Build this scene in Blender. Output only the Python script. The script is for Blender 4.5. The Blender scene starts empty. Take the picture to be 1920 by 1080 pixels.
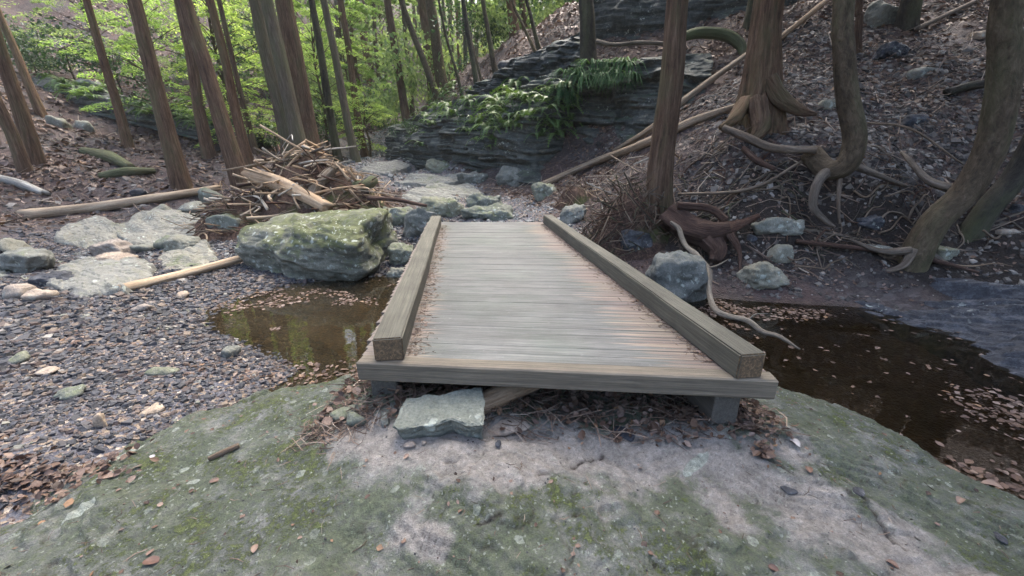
import bpy, bmesh, math, random
import numpy as np
from mathutils import Vector, Matrix

# ---------------------------------------------------------------- camera, sky, sun, exposure
S = bpy.context.scene
COL = S.collection
FPX = 746.0                       # focal length in pixels of the 1920 px wide photograph
PITCH = math.radians(18.66)
CAMZ = 1.10                       # metres above the bridge deck (deck top is z = 0)
cd = bpy.data.cameras.new('camera')
cd.sensor_width = 36.0
cd.lens = FPX / 1920.0 * 36.0
cd.clip_start = 0.05
cd.clip_end = 1000.0
cam = bpy.data.objects.new('camera', cd)
cam.location = (0, 0, CAMZ)
cam.rotation_euler = (math.pi / 2 - PITCH, 0, 0)
COL.objects.link(cam)
S.camera = cam

SUN_EL, SUN_AZ = math.radians(62), math.radians(15)     # azimuth from +Y towards +X
W = bpy.data.worlds.new('World')
S.world = W
W.use_nodes = True
wn = W.node_tree
sky = wn.nodes.new('ShaderNodeTexSky')
sky.sky_type = 'NISHITA'
sky.sun_disc = False
sky.sun_elevation = SUN_EL
sky.sun_rotation = SUN_AZ
sky.air_density = 1.0
sky.dust_density = 6.0
sky.ozone_density = 1.6
wn.links.new(sky.outputs[0], wn.nodes['Background'].inputs[0])
wn.nodes['Background'].inputs[1].default_value = 0.15
sl = bpy.data.lights.new('sun', 'SUN')
sl.energy = 1.5
sl.angle = math.radians(40)
sl.color = (1.0, 0.955, 0.87)
so = bpy.data.objects.new('sun', sl)
sdir = Vector((math.sin(SUN_AZ) * math.cos(SUN_EL), math.cos(SUN_AZ) * math.cos(SUN_EL), math.sin(SUN_EL)))
so.rotation_euler = sdir.to_track_quat('Z', 'Y').to_euler()
so.location = sdir * 50
COL.objects.link(so)
S.view_settings.view_transform = 'Standard'
S.view_settings.look = 'None'
S.view_settings.gamma = 1.0
S.view_settings.use_curve_mapping = False
S.view_settings.exposure = 2.35
S.render.engine = 'CYCLES'
S.cycles.use_denoising = True
S.cycles.max_bounces = 7
S.cycles.diffuse_bounces = 4
S.cycles.glossy_bounces = 3
S.cycles.transmission_bounces = 4
S.cycles.transparent_max_bounces = 8
S.cycles.volume_bounces = 0
S.cycles.caustics_reflective = False
S.cycles.caustics_refractive = False

# ---------------------------------------------------------------- measuring helpers
random.seed(11)
R = np.random.default_rng(11)
CP, SP = math.cos(PITCH), math.sin(PITCH)


def at(px, py, d):
    """the point d metres ahead of the camera that the photograph shows at (px, py)"""
    t = math.tan(math.atan((py - 540.0) / FPX) + PITCH)
    z = CAMZ - d * t
    ax = d * CP + (CAMZ - z) * SP
    return Vector(((px - 960.0) / FPX * ax, d, z))


def depth(p):
    return p[1] * CP + (CAMZ - p[2]) * SP


def level(px, py, z):
    """the point at height z that the photograph shows at (px, py)"""
    t = math.tan(math.atan((py - 540.0) / FPX) + PITCH)
    return at(px, py, (CAMZ - z) / t)


# ---------------------------------------------------------------- noise
def _hash(ix, iy, iz, seed):
    h = (ix.astype(np.uint32) * np.uint32(374761393) + iy.astype(np.uint32) * np.uint32(668265263)
         + iz.astype(np.uint32) * np.uint32(2246822519) + np.uint32((seed * 3266489917) & 0xffffffff))
    h = (h ^ (h >> np.uint32(13))) * np.uint32(1274126177)
    h = (h ^ (h >> np.uint32(16))) * np.uint32(2654435761)
    h = h ^ (h >> np.uint32(15))
    return h.astype(np.float64) / 2147483647.5 - 1.0


def vnoise(p, seed=0):
    p = np.asarray(p, float)
    i = np.floor(p).astype(np.int64)
    f = p - i
    u = f * f * f * (f * (f * 6 - 15) + 10)
    out = 0
    for dx in (0, 1):
        for dy in (0, 1):
            for dz in (0, 1):
                w = (u[:, 0] if dx else 1 - u[:, 0]) * (u[:, 1] if dy else 1 - u[:, 1]) * (u[:, 2] if dz else 1 - u[:, 2])
                out = out + w * _hash(i[:, 0] + dx, i[:, 1] + dy, i[:, 2] + dz, seed)
    return out


def fbm(p, octaves=4, seed=0, gain=0.5):
    p = np.asarray(p, float)
    a, s, out = 1.0, 1.0, 0
    for o in range(octaves):
        out = out + a * vnoise(p * s + o * 17.3, seed + o)
        a *= gain
        s *= 2.03
    return out


def fbm2(x, y, sc, octaves=4, seed=0, gain=0.5):
    x = np.asarray(x, float).ravel(); y = np.asarray(y, float).ravel()
    return fbm(np.stack([x * sc, y * sc, x * 0 + 0.37], 1), octaves, seed, gain)


def sstep(a, b, x):
    t = np.clip((x - a) / (b - a), 0, 1)
    return t * t * (3 - 2 * t)


class Surface:
    """smooth surface through measured points (linear radial basis)"""
    def __init__(self, pts, smooth=0.0):
        p = np.array(pts, float)
        self.c = p[:, :2]
        n = len(p)
        r = np.hypot(p[:, None, 0] - p[None, :, 0], p[:, None, 1] - p[None, :, 1])
        A = np.zeros((n + 3, n + 3))
        A[:n, :n] = -r + np.eye(n) * smooth
        A[:n, n] = 1; A[:n, n + 1:] = p[:, :2]
        A[n, :n] = 1; A[n + 1:, :n] = p[:, :2].T
        b = np.zeros(n + 3); b[:n] = p[:, 2]
        self.w = np.linalg.lstsq(A, b, rcond=None)[0]

    def __call__(self, x, y):
        x = np.asarray(x, float); y = np.asarray(y, float)
        sh = x.shape
        x = x.ravel(); y = y.ravel()
        n = len(self.c)
        out = np.empty(len(x))
        for k in range(0, len(x), 20000):
            xs, ys = x[k:k + 20000], y[k:k + 20000]
            r = np.sqrt((xs[:, None] - self.c[None, :, 0]) ** 2 + (ys[:, None] - self.c[None, :, 1]) ** 2)
            out[k:k + 20000] = -r @ self.w[:n] + self.w[n] + self.w[n + 1] * xs + self.w[n + 2] * ys
        return out.reshape(sh)


# ---------------------------------------------------------------- mesh and object helpers
def mesh_np(name, V, faces, mats=None, smooth=True, attr=None):
    """faces: list of (n, k) integer arrays"""
    me = bpy.data.meshes.new(name)
    V = np.asarray(V, np.float32)
    faces = [np.asarray(f, np.int32) for f in faces if len(f)]
    me.vertices.add(len(V))
    me.vertices.foreach_set('co', V.ravel())
    idx = np.concatenate([f.ravel() for f in faces])
    tot = np.concatenate([np.full(len(f), f.shape[1], np.int32) for f in faces])
    me.loops.add(len(idx))
    me.loops.foreach_set('vertex_index', idx)
    me.polygons.add(len(tot))
    me.polygons.foreach_set('loop_start', np.concatenate([[0], np.cumsum(tot)[:-1]]).astype(np.int32))
    me.polygons.foreach_set('loop_total', tot)
    me.update(calc_edges=True)
    me.polygons.foreach_set('use_smooth', np.full(len(tot), smooth, bool))
    if mats is not None:
        for m in (mats if isinstance(mats, (list, tuple)) else [mats]):
            me.materials.append(m)
    for k, a in (attr or {}).items():
        a = np.asarray(a, np.float32)
        if a.ndim == 1:
            me.attributes.new(k, 'FLOAT', 'POINT').data.foreach_set('value', a)
        else:
            me.attributes.new(k, 'FLOAT_VECTOR', 'POINT').data.foreach_set('vector', a.ravel())
    return me


def obj(name, me, parent=None, loc=None, label=None, cat=None, group=None, kind=None, rot=None, scale=None):
    o = bpy.data.objects.new(name, me)
    COL.objects.link(o)
    if parent is not None:
        o.parent = parent
    if loc is not None: o.location = loc
    if rot is not None: o.rotation_euler = rot
    if scale is not None: o.scale = scale
    if label: o['label'] = label
    if cat: o['category'] = cat
    if group: o['group'] = group
    if kind: o['kind'] = kind
    return o


def thing(name, label, cat, loc=(0, 0, 0), group=None, rz=0.0):
    return obj(name, None, None, loc, label, cat, group, None, (0, 0, rz))


def copy_tree(o, parent=None):
    c = o.copy()
    COL.objects.link(c)
    c.parent = parent
    for ch in list(o.children):
        copy_tree(ch, c)
    return c


# ---------------------------------------------------------------- material helpers
class Mat:
    def __init__(self, name):
        self.m = bpy.data.materials.new(name)
        self.m.use_nodes = True
        self.nt = self.m.node_tree
        self.bsdf = self.nt.nodes['Principled BSDF']
        self.out = self.nt.nodes['Material Output']

    def n(self, t, ins=None, **props):
        nd = self.nt.nodes.new('ShaderNode' + t)
        for k, v in props.items():
            setattr(nd, k, v)
        for k, v in (ins or {}).items():
            self.put(nd.inputs[k], v)
        return nd

    def put(self, sock, v):
        if isinstance(v, bpy.types.NodeSocket):
            self.nt.links.new(v, sock)
        else:
            if hasattr(sock.default_value, '__len__') and not isinstance(v, (int, float)):
                v = tuple(v)
                if len(sock.default_value) == 4 and len(v) == 3: v = v + (1,)
            sock.default_value = v

    def pos(self):
        return self.n('NewGeometry').outputs['Position']

    def objco(self):
        return self.n('TexCoord').outputs['Object']

    def att(self, name, what='Vector'):
        return self.n('Attribute', attribute_name=name).outputs[what]

    def map(self, v, scale=(1, 1, 1), loc=(0, 0, 0), rot=(0, 0, 0)):
        return self.n('Mapping', {'Vector': v, 'Scale': scale, 'Location': loc, 'Rotation': rot}).outputs[0]

    def noise(self, v, scale, detail=4, rough=0.55, dist=0.0, out='Fac'):
        return self.n('TexNoise', {'Vector': v, 'Scale': scale, 'Detail': detail, 'Roughness': rough, 'Distortion': dist}).outputs[out]

    def vor(self, v, scale, feature='F1', out='Distance', rnd=1.0):
        return self.n('TexVoronoi', {'Vector': v, 'Scale': scale, 'Randomness': rnd}, feature=feature).outputs[out]

    def ramp(self, fac, stops, interp='LINEAR'):
        nd = self.n('ValToRGB', {'Fac': fac})
        cr = nd.color_ramp
        cr.interpolation = interp
        while len(cr.elements) < len(stops): cr.elements.new(0.5)
        for e, (p, c) in zip(cr.elements, stops):
            e.position = p
            e.color = (c, c, c, 1) if isinstance(c, (int, float)) else (*c, 1)
        return nd.outputs[0]

    def mix(self, fac, a, b, blend='MIX'):
        nd = self.n('Mix', data_type='RGBA', blend_type=blend)
        self.put(nd.inputs[0], fac); self.put(nd.inputs[6], a); self.put(nd.inputs[7], b)
        return nd.outputs[2]

    def math(self, op, a, b=0.0, clamp=False):
        nd = self.n('Math', operation=op, use_clamp=clamp)
        self.put(nd.inputs[0], a); self.put(nd.inputs[1], b)
        return nd.outputs[0]

    def rng(self, v, a, b, c=0.0, d=1.0):
        return self.n('MapRange', {'Value': v, 'From Min': a, 'From Max': b, 'To Min': c, 'To Max': d}).outputs[0]

    def bump(self, h, strength=0.5, dist=0.02, normal=None):
        ins = {'Height': h, 'Strength': strength, 'Distance': dist}
        if normal is not None: ins['Normal'] = normal
        return self.n('Bump', ins).outputs[0]

    def sep(self, v):
        return self.n('SeparateXYZ', {'Vector': v}).outputs

    def island(self):
        return self.n('NewGeometry').outputs['Random Per Island']

    def objrnd(self):
        return self.n('ObjectInfo').outputs['Random']

    def set(self, col=None, rough=None, normal=None, spec=None):
        if col is not None: self.put(self.bsdf.inputs['Base Color'], col)
        if rough is not None: self.put(self.bsdf.inputs['Roughness'], rough)
        if normal is not None: self.put(self.bsdf.inputs['Normal'], normal)
        if spec is not None: self.put(self.bsdf.inputs['Specular IOR Level'], spec)
        return self.m


# ---- rock of the ledge under the camera: grey, worn pinkish along the path, moss and lichen elsewhere
def mat_bedrock():
    k = Mat('bedrock')
    p = k.pos()
    n1 = k.noise(p, 1.7, 9, 0.72, 0.2)
    n2 = k.noise(p, 8.0, 8, 0.74)
    n3 = k.noise(p, 38.0, 6, 0.75)
    n4 = k.noise(p, 190.0, 3, 0.75)
    n5 = k.noise(k.map(p, loc=(7, 3, 1)), 2.6, 9, 0.74, 0.3)
    worn = k.math('ADD', k.att('worn', 'Fac'), k.math('MULTIPLY', k.math('SUBTRACT', n2, 0.5), 1.3), clamp=True)
    grey = k.ramp(n2, [(0.25, (0.095, 0.103, 0.093)), (0.45, (0.15, 0.16, 0.146)), (0.6, (0.205, 0.213, 0.198)), (0.78, (0.285, 0.292, 0.275))])
    pink = k.ramp(n2, [(0.25, (0.17, 0.155, 0.137)), (0.45, (0.265, 0.244, 0.22)), (0.6, (0.33, 0.306, 0.28)), (0.78, (0.41, 0.386, 0.36))])
    base = k.mix(worn, grey, pink)
    # thin green algae film
    ms = k.math('SUBTRACT', k.math('ADD', k.math('MULTIPLY', n1, 0.75), k.math('MULTIPLY', n3, 0.42)), k.math('MULTIPLY', worn, 0.24))
    film = k.ramp(ms, [(0.46, 0.0), (0.60, 1.0)])
    algae = k.ramp(n3, [(0.3, (0.040, 0.058, 0.022)), (0.5, (0.066, 0.088, 0.034)), (0.7, (0.10, 0.124, 0.05))])
    base = k.mix(k.math('MULTIPLY', film, 0.6), base, algae)
    # moss cushions with ragged edges
    m5 = k.math('SUBTRACT', k.math('ADD', k.math('MULTIPLY', n5, 0.75), k.math('MULTIPLY', n3, 0.5)), k.math('MULTIPLY', worn, 0.3))
    moss = k.ramp(m5, [(0.645, 0.0), (0.70, 1.0)])
    mossc = k.ramp(n4, [(0.25, (0.032, 0.047, 0.010)), (0.5, (0.085, 0.108, 0.024)), (0.75, (0.15, 0.172, 0.045))])
    base = k.mix(k.math('MULTIPLY', moss, 0.7), base, mossc)
    # lichen discs
    wv = k.n('VectorMath', {0: p, 1: k.n('VectorMath', {0: k.noise(p, 14, 4, 0.7, out='Color'), 'Scale': 0.055}, operation='SCALE').outputs[0]}, operation='ADD').outputs[0]
    lich = k.ramp(k.vor(wv, 9.0), [(0.17, 1.0), (0.20, 0.0)])
    lich = k.math('MULTIPLY', lich, k.ramp(k.noise(p, 2.6, 4), [(0.46, 0.0), (0.54, 1.0)]))
    v2 = k.ramp(k.vor(wv, 34.0), [(0.17, 1.0), (0.22, 0.0)])
    lich = k.math('MAXIMUM', lich, k.math('MULTIPLY', v2, k.ramp(n5, [(0.40, 0.0), (0.47, 0.9)])))
    lich = k.math('MULTIPLY', lich, k.math('SUBTRACT', 1.0, k.math('MULTIPLY', worn, 0.75)))
    pale = k.att('pale', 'Fac')
    pale = k.ramp(k.math('ADD', pale, k.math('MULTIPLY', k.math('SUBTRACT', n3, 0.5), 0.35)), [(0.48, 0.0), (0.53, 1.0)])
    lich = k.math('MAXIMUM', k.math('MULTIPLY', lich, 0.85), pale)
    base = k.mix(k.math('MULTIPLY', lich, 0.85), base, k.ramp(n3, [(0.3, (0.25, 0.285, 0.24)), (0.7, (0.40, 0.43, 0.375))]))
    # grain, pits and dirt
    base = k.mix(1.0, base, k.ramp(n3, [(0.28, 0.40), (0.42, 0.86), (0.55, 1.06), (0.74, 1.55)]), 'MULTIPLY')
    base = k.mix(0.9, base, k.ramp(n4, [(0.27, 0.35), (0.42, 0.9), (0.6, 1.08), (0.75, 1.6)]), 'MULTIPLY')
    pit = k.ramp(k.vor(wv, 55.0), [(0.06, 1.0), (0.12, 0.0)])
    pit = k.math('MULTIPLY', pit, k.ramp(n2, [(0.5, 0.0), (0.58, 0.8)]))
    base = k.mix(pit, base, (0.03, 0.026, 0.022))
    cr = k.att('crack', 'Fac')
    base = k.mix(k.math('MULTIPLY', cr, k.ramp(n3, [(0.35, 0.3), (0.55, 1.0)])), base, (0.035, 0.026, 0.022))
    h = k.math('ADD', k.math('MULTIPLY', n3, 0.9), k.math('ADD', k.math('MULTIPLY', n2, 1.5), k.math('MULTIPLY', n4, 0.35)))
    h = k.math('ADD', h, k.math('MULTIPLY', moss, 0.25))
    return k.set(base, k.rng(n3, 0.3, 0.7, 0.6, 0.92), k.bump(h, 1.0, 0.03), 0.3)


def mat_ground():
    k = Mat('forest_ground')
    p = k.pos()
    grav = k.att('gravel', 'Fac')
    wet = k.att('wet', 'Fac')
    n1 = k.noise(p, 0.8, 5, 0.6)
    n2 = k.noise(p, 5.0, 6, 0.7)
    n3 = k.noise(p, 30.0, 5, 0.7)
    cell = k.n('TexVoronoi', {'Vector': k.map(p, (1, 1.6, 1.6)), 'Scale': 13.0}).outputs
    litter = k.ramp(k.math('ADD', k.math('MULTIPLY', n2, 0.6), k.math('MULTIPLY', n3, 0.4)),
                    [(0.3, (0.022, 0.015, 0.014)), (0.48, (0.060, 0.040, 0.036)), (0.6, (0.105, 0.072, 0.062)), (0.78, (0.17, 0.135, 0.115))])
    cs = k.sep(cell['Color'])
    slate = k.ramp(cs[0], [(0.0, (0.03, 0.028, 0.029)), (0.5, (0.058, 0.055, 0.056)), (1.0, (0.115, 0.11, 0.105))])
    c = k.mix(k.ramp(n1, [(0.45, 0.0), (0.62, 0.7)]), litter, slate)
    fine = k.n('TexVoronoi', {'Vector': p, 'Scale': 42.0}).outputs
    gs = k.sep(fine['Color'])
    gcol = k.ramp(gs[1], [(0.0, (0.06, 0.06, 0.075)), (0.45, (0.12, 0.12, 0.135)), (0.75, (0.15, 0.11, 0.09)), (0.93, (0.25, 0.2, 0.15)), (1.0, (0.35, 0.31, 0.27))])
    c = k.mix(grav, c, gcol)
    earth_shade = k.att('earth_shade', 'Fac')
    c = k.mix(earth_shade, c, k.ramp(n2, [(0.3, (0.009, 0.007, 0.006)), (0.6, (0.026, 0.019, 0.015)), (0.8, (0.052, 0.04, 0.028))]))  # dark humus soil, coloured darker still for the shade of the undercut
    c = k.mix(wet, c, k.mix(0.8, c, (0.55, 0.46, 0.30), 'MULTIPLY'))
    h = k.math('ADD', k.math('MULTIPLY', n3, 0.8), k.math('ADD', n2, k.math('MULTIPLY', fine['Distance'], 0.5)))
    return k.set(c, k.rng(wet, 0, 1, 0.85, 0.35), k.bump(h, 0.8, 0.05), 0.3)


def mat_islands(name, stops, rough=0.7, bump=0.3, scale=40.0, spec=0.4, nrm=True, vary=0.6, transl=0.0, interp='LINEAR'):
    k = Mat(name)
    c = k.ramp(k.island(), stops, interp)
    n = k.noise(k.pos(), scale, 4, 0.65)
    c = k.mix(vary, c, k.ramp(n, [(0.25, 0.5), (0.5, 1.0), (0.75, 1.5)]), 'MULTIPLY')
    k.set(c, rough, k.bump(n, bump, 0.01) if nrm else None, spec)
    if transl:
        t = k.n('BsdfTranslucent', {'Color': c})
        mx = k.n('MixShader', {0: transl, 1: k.bsdf.outputs[0], 2: t.outputs[0]})
        k.nt.links.new(mx.outputs[0], k.out.inputs[0])
    return k.m


def mat_stone(name, c0, c1, c2, moss=0.0, lichen=0.0, strata=None, mosscol=(0.07, 0.09, 0.03), rough=0.8, wetline=None):
    """grey stone; moss grows on upward faces, lichen in spots"""
    k = Mat(name)
    p = k.objco()
    q = k.map(p, (1.0, 1.0, 1.0) if strata is None else strata[0], rot=(0, 0, 0) if strata is None else strata[1])
    n1 = k.noise(q, 2.6, 6, 0.65, 0.4)
    n2 = k.noise(p, 14.0, 6, 0.7)
    n3 = k.noise(p, 70.0, 4, 0.7)
    rnd = k.objrnd()
    f = k.math('ADD', k.math('MULTIPLY', n1, 0.55), k.math('MULTIPLY', n2, 0.45))
    c = k.ramp(f, [(0.3, c0), (0.5, c1), (0.7, c2)])
    c = k.mix(1.0, c, k.ramp(rnd, [(0.0, (0.78, 0.8, 0.86)), (0.5, (1, 1, 1)), (1.0, (1.2, 1.12, 1.0))]), 'MULTIPLY')
    c = k.mix(0.6, c, k.ramp(n3, [(0.3, 0.45), (0.5, 1.0), (0.7, 1.55)]), 'MULTIPLY')
    if moss > 0:
        nz = k.sep(k.n('NewGeometry').outputs['Normal'])[2]
        nb = k.noise(p, 1.7, 5, 0.65, 0.6)
        m = k.math('ADD', k.math('MULTIPLY', nz, 0.16), k.math('ADD', k.math('MULTIPLY', nb, 0.8), k.math('MULTIPLY', n2, 0.4)))
        m = k.ramp(m, [(0.86 - 0.26 * moss, 0.0), (1.0 - 0.26 * moss, 1.0)])
        mc = k.ramp(n2, [(0.3, tuple(0.4 * a for a in mosscol)), (0.5, tuple(0.85 * a for a in mosscol)), (0.75, tuple(1.5 * a for a in mosscol))])
        c = k.mix(k.math('MULTIPLY', m, 0.85), c, mc)
    if lichen > 0:
        wv = k.n('VectorMath', {0: p, 1: k.n('VectorMath', {0: k.noise(p, 5, 4, out='Color'), 'Scale': 0.25}, operation='SCALE').outputs[0]}, operation='ADD').outputs[0]
        l = k.ramp(k.vor(wv, 7.0), [(0.16, 1.0), (0.24, 0.0)])
        l = k.math('MAXIMUM', l, k.ramp(k.vor(wv, 18.0), [(0.14, 1.0), (0.2, 0.0)]))
        l = k.math('MULTIPLY', l, k.ramp(k.noise(p, 2.1, 4), [(0.55 - 0.2 * lichen, 0.0), (0.66 - 0.2 * lichen, 1.0)]))
        c = k.mix(k.math('MULTIPLY', l, 0.8), c, (0.36, 0.39, 0.34))
    h = k.math('ADD', n1, k.math('ADD', k.math('MULTIPLY', n2, 0.6), k.math('MULTIPLY', n3, 0.3)))
    return k.set(c, rough, k.bump(h, 0.75, 0.03), 0.35)


def mat_bark(name, c0, c1, c2, green=0.0, sx=26.0, sz=2.2, strength=0.8, tan=0.0, greencol=(0.07, 0.08, 0.035)):
    """bark or wood with its grain along the stem (attribute tc = round the stem, along the stem)"""
    k = Mat(name)
    t = k.att('tc')
    g = k.noise(k.map(t, (sx, sx, sz)), 1.0, 6, 0.7, 0.5)
    n1 = k.noise(k.map(t, (3, 3, 0.9)), 1.0, 4, 0.6)
    n2 = k.noise(k.map(t, (90, 90, 24)), 1.0, 3, 0.7)
    c = k.ramp(g, [(0.28, c0), (0.5, c1), (0.72, c2)])
    c = k.mix(1.0, c, k.ramp(k.objrnd(), [(0.0, (0.8, 0.84, 0.88)), (0.5, (1, 1, 1)), (1.0, (1.2, 1.1, 1.0))]), 'MULTIPLY')
    c = k.mix(0.8, c, k.ramp(n1, [(0.3, 0.6), (0.5, 1.0), (0.7, 1.35)]), 'MULTIPLY')
    c = k.mix(0.5, c, k.ramp(n2, [(0.3, 0.6), (0.5, 1.0), (0.7, 1.35)]), 'MULTIPLY')
    if green:
        c = k.mix(k.math('MULTIPLY', k.ramp(k.math('ADD', k.math('MULTIPLY', n1, 0.7), k.math('MULTIPLY', n2, 0.3)), [(0.52 - 0.2 * green, 0.0), (0.68 - 0.15 * green, 1.0)]), 0.7), c, greencol)
    h = k.math('ADD', g, k.math('MULTIPLY', n2, 0.35))
    return k.set(c, 0.85, k.bump(h, strength, 0.05), 0.2)


def mat_timber(name, c0, c1, c2, deck=False, endgrain=False, dark=1.0):
    """sawn weathered timber, grain along the object's own x axis"""
    k = Mat(name)
    o = k.objco()
    rnd = k.objrnd()
    off = k.n('CombineXYZ', {0: k.math('MULTIPLY', rnd, 37.0), 1: k.math('MULTIPLY', rnd, 11.0), 2: 0.0}).outputs[0]
    q = k.n('VectorMath', {0: o, 1: off}, operation='ADD').outputs[0]
    g = k.noise(k.map(q, (1.6, 70, 70)), 1.0, 5, 0.7, 0.8)
    g2 = k.noise(k.map(q, (5, 160, 160)), 1.0, 3, 0.7)
    n1 = k.noise(q, 2.4, 4, 0.6)
    c = k.ramp(g, [(0.28, c0), (0.5, c1), (0.74, c2)])
    c = k.mix(0.55, c, k.ramp(g2, [(0.3, 0.55), (0.5, 1.0), (0.7, 1.4)]), 'MULTIPLY')
    c = k.mix(0.8, c, k.ramp(n1, [(0.3, 0.68), (0.5, 1.0), (0.7, 1.28)]), 'MULTIPLY')
    kn = k.vor(k.map(q, (1.5, 7, 7)), 1.0)
    c = k.mix(k.ramp(kn, [(0.05, 0.75), (0.09, 0.0)]), c, tuple(0.4 * a for a in c0))
    rough = 0.75
    if deck:
        c = k.mix(1.0, c, k.ramp(rnd, [(0.0, 0.9), (0.5, 1.0), (1.0, 1.08)]), 'MULTIPLY')
        p = k.pos()
        x, y, z = k.sep(p)
        # distance from the two kerb lines, measured on the deck
        ctr = k.math('ADD', x, k.math('MULTIPLY', y, 0.126))
        rr = k.math('SUBTRACT', 1.375, ctr)      # from the right kerb
        ll = k.math('ADD', ctr, 0.352)           # from the left kerb
        st = k.noise(k.map(q, (0.9, 55, 55)), 1.0, 4, 0.65)
        st = k.rng(st, 0.32, 0.68)
        along = k.noise(k.map(p, (0.2, 1.3, 1)), 1.0, 3, 0.6)
        wr = k.math('ADD', k.math('ADD', k.math('MULTIPLY', st, 0.42), k.math('MULTIPLY', along, 0.6)), -0.02)
        bare = k.ramp(k.math('SUBTRACT', wr, rr), [(0.16, 0.0), (0.28, 1.0)])
        bare2 = k.ramp(k.math('SUBTRACT', k.math('MULTIPLY', wr, 0.6), ll), [(0.17, 0.0), (0.28, 1.0)])
        bare = k.math('MAXIMUM', bare, k.math('MULTIPLY', bare2, 0.8))
        bc = k.ramp(st, [(0.1, (0.062, 0.045, 0.048)), (0.5, (0.15, 0.108, 0.092)), (0.9, (0.27, 0.205, 0.15))])
        c = k.mix(k.math('MULTIPLY', bare, 0.9), c, bc)
        mid_ = k.ramp(k.math('ABSOLUTE', k.math('SUBTRACT', k.math('ADD', ctr, k.math('MULTIPLY', k.math('SUBTRACT', k.noise(p, 2.2, 4, 0.6), 0.5), 0.9)), 0.45)), [(0.15, 1.0), (0.62, 0.0)])
        c = k.mix(k.math('MULTIPLY', mid_, 0.55), c, k.mix(1.0, c, (1.55, 1.52, 1.48), 'MULTIPLY'))
        # green-grey algae bloom
        c = k.mix(k.math('MULTIPLY', k.ramp(k.noise(p, 1.3, 4), [(0.45, 0.0), (0.65, 0.55)]), 1.0), c, k.mix(1.0, c, (0.78, 0.92, 0.80), 'MULTIPLY'))
        sp = k.ramp(k.noise(p, 26.0, 4, 0.7), [(0.62, 0.0), (0.72, 0.55)])
        c = k.mix(sp, c, (0.2, 0.21, 0.195))
        rough = k.rng(g2, 0.3, 0.7, 0.50, 0.72)
    if endgrain:
        nx = k.math('ABSOLUTE', k.sep(k.n('TexCoord').outputs['Normal'])[0])
        e = k.ramp(nx, [(0.7, 0.0), (0.9, 1.0)])
        en = k.noise(o, 60.0, 5, 0.75)
        ec = k.ramp(en, [(0.3, (0.035, 0.028, 0.02)), (0.5, (0.10, 0.068, 0.038)), (0.62, (0.20, 0.13, 0.07)), (0.75, (0.15, 0.15, 0.13))])
        c = k.mix(e, c, ec)
    h = k.math('ADD', g, k.math('MULTIPLY', g2, 0.4))
    return k.set(c, rough, k.bump(h, 0.5, 0.012), 0.45)


def mat_leaf(name, stops, transl=0.45, rough=0.5, spec=0.4):
    k = Mat(name)
    c = k.ramp(k.island(), stops)
    c = k.mix(1.0, c, k.ramp(k.objrnd(), [(0.0, (0.85, 0.9, 0.9)), (0.5, (1, 1, 1)), (1.0, (1.18, 1.08, 0.95))]), 'MULTIPLY')
    k.set(c, rough, None, spec)
    t = k.n('BsdfTranslucent', {'Color': k.mix(1.0, c, (1.5, 1.5, 0.8), 'MULTIPLY')})
    mx = k.n('MixShader', {0: transl, 1: k.bsdf.outputs[0], 2: t.outputs[0]})
    k.nt.links.new(mx.outputs[0], k.out.inputs[0])
    return k.m


def mat_water():
    k = Mat('pool_water')
    p = k.pos()
    nm = k.bump(k.noise(k.map(p, (1, 1, 1)), 5.0, 3, 0.5), 0.06, 0.02)
    tr = k.n('BsdfTransparent', {'Color': (0.44, 0.38, 0.25)})
    gl = k.n('BsdfGlossy', {'Color': (1, 1, 1), 'Roughness': 0.015, 'Normal': nm})
    fr = k.n('Fresnel', {'IOR': 1.33, 'Normal': nm})
    silt = k.n('BsdfDiffuse', {'Color': (0.085, 0.07, 0.045)})
    body = k.n('MixShader', {0: k.math('MULTIPLY', k.ramp(k.noise(p, 1.1, 4), [(0.35, 0.10), (0.7, 0.30)]), k.rng(k.sep(p)[0], -1.2, 1.0, 1.0, 0.12)), 1: tr.outputs[0], 2: silt.outputs[0]})
    mx = k.n('MixShader', {0: fr.outputs[0], 1: body.outputs[0], 2: gl.outputs[0]})
    k.nt.links.new(mx.outputs[0], k.out.inputs[0])
    return k.m


MAT = {}
MAT['bedrock'] = mat_bedrock()
MAT['ground'] = mat_ground()
MAT['water'] = mat_water()
MAT['deck'] = mat_timber('deck_timber', (0.046, 0.049, 0.047), (0.088, 0.090, 0.085), (0.148, 0.149, 0.14), deck=True)
MAT['front'] = mat_timber('front_timber', (0.062, 0.052, 0.038), (0.118, 0.10, 0.074), (0.195, 0.165, 0.122))
MAT['kerb'] = mat_timber('kerb_timber', (0.045, 0.042, 0.030), (0.085, 0.080, 0.060), (0.13, 0.122, 0.09), endgrain=True)
MAT['girder'] = mat_timber('girder_timber', (0.04, 0.037, 0.032), (0.075, 0.07, 0.06), (0.12, 0.115, 0.10))
MAT['pebble'] = mat_islands('pebbles', [(0.0, (0.017, 0.018, 0.021)), (0.35, (0.036, 0.037, 0.043)), (0.66, (0.057, 0.057, 0.062)), (0.76, (0.048, 0.033, 0.03)), (0.86, (0.08, 0.06, 0.05)), (0.94, (0.14, 0.106, 0.078)), (0.985, (0.21, 0.195, 0.175)), (1.0, (0.09, 0.10, 0.075))], 0.7, 0.4, 60)
MAT['grey_gravel'] = mat_islands('stream_gravel', [(0.0, (0.10, 0.105, 0.10)), (0.5, (0.17, 0.175, 0.17)), (0.85, (0.25, 0.25, 0.24)), (1.0, (0.2, 0.16, 0.12))], 0.8, 0.4, 40)
MAT['flake'] = mat_islands('slate_flakes', [(0.0, (0.03, 0.027, 0.025)), (0.5, (0.082, 0.073, 0.066)), (0.8, (0.14, 0.127, 0.114)), (1.0, (0.24, 0.22, 0.195))], 0.92, 0.4, 50, spec=0.15)
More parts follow.
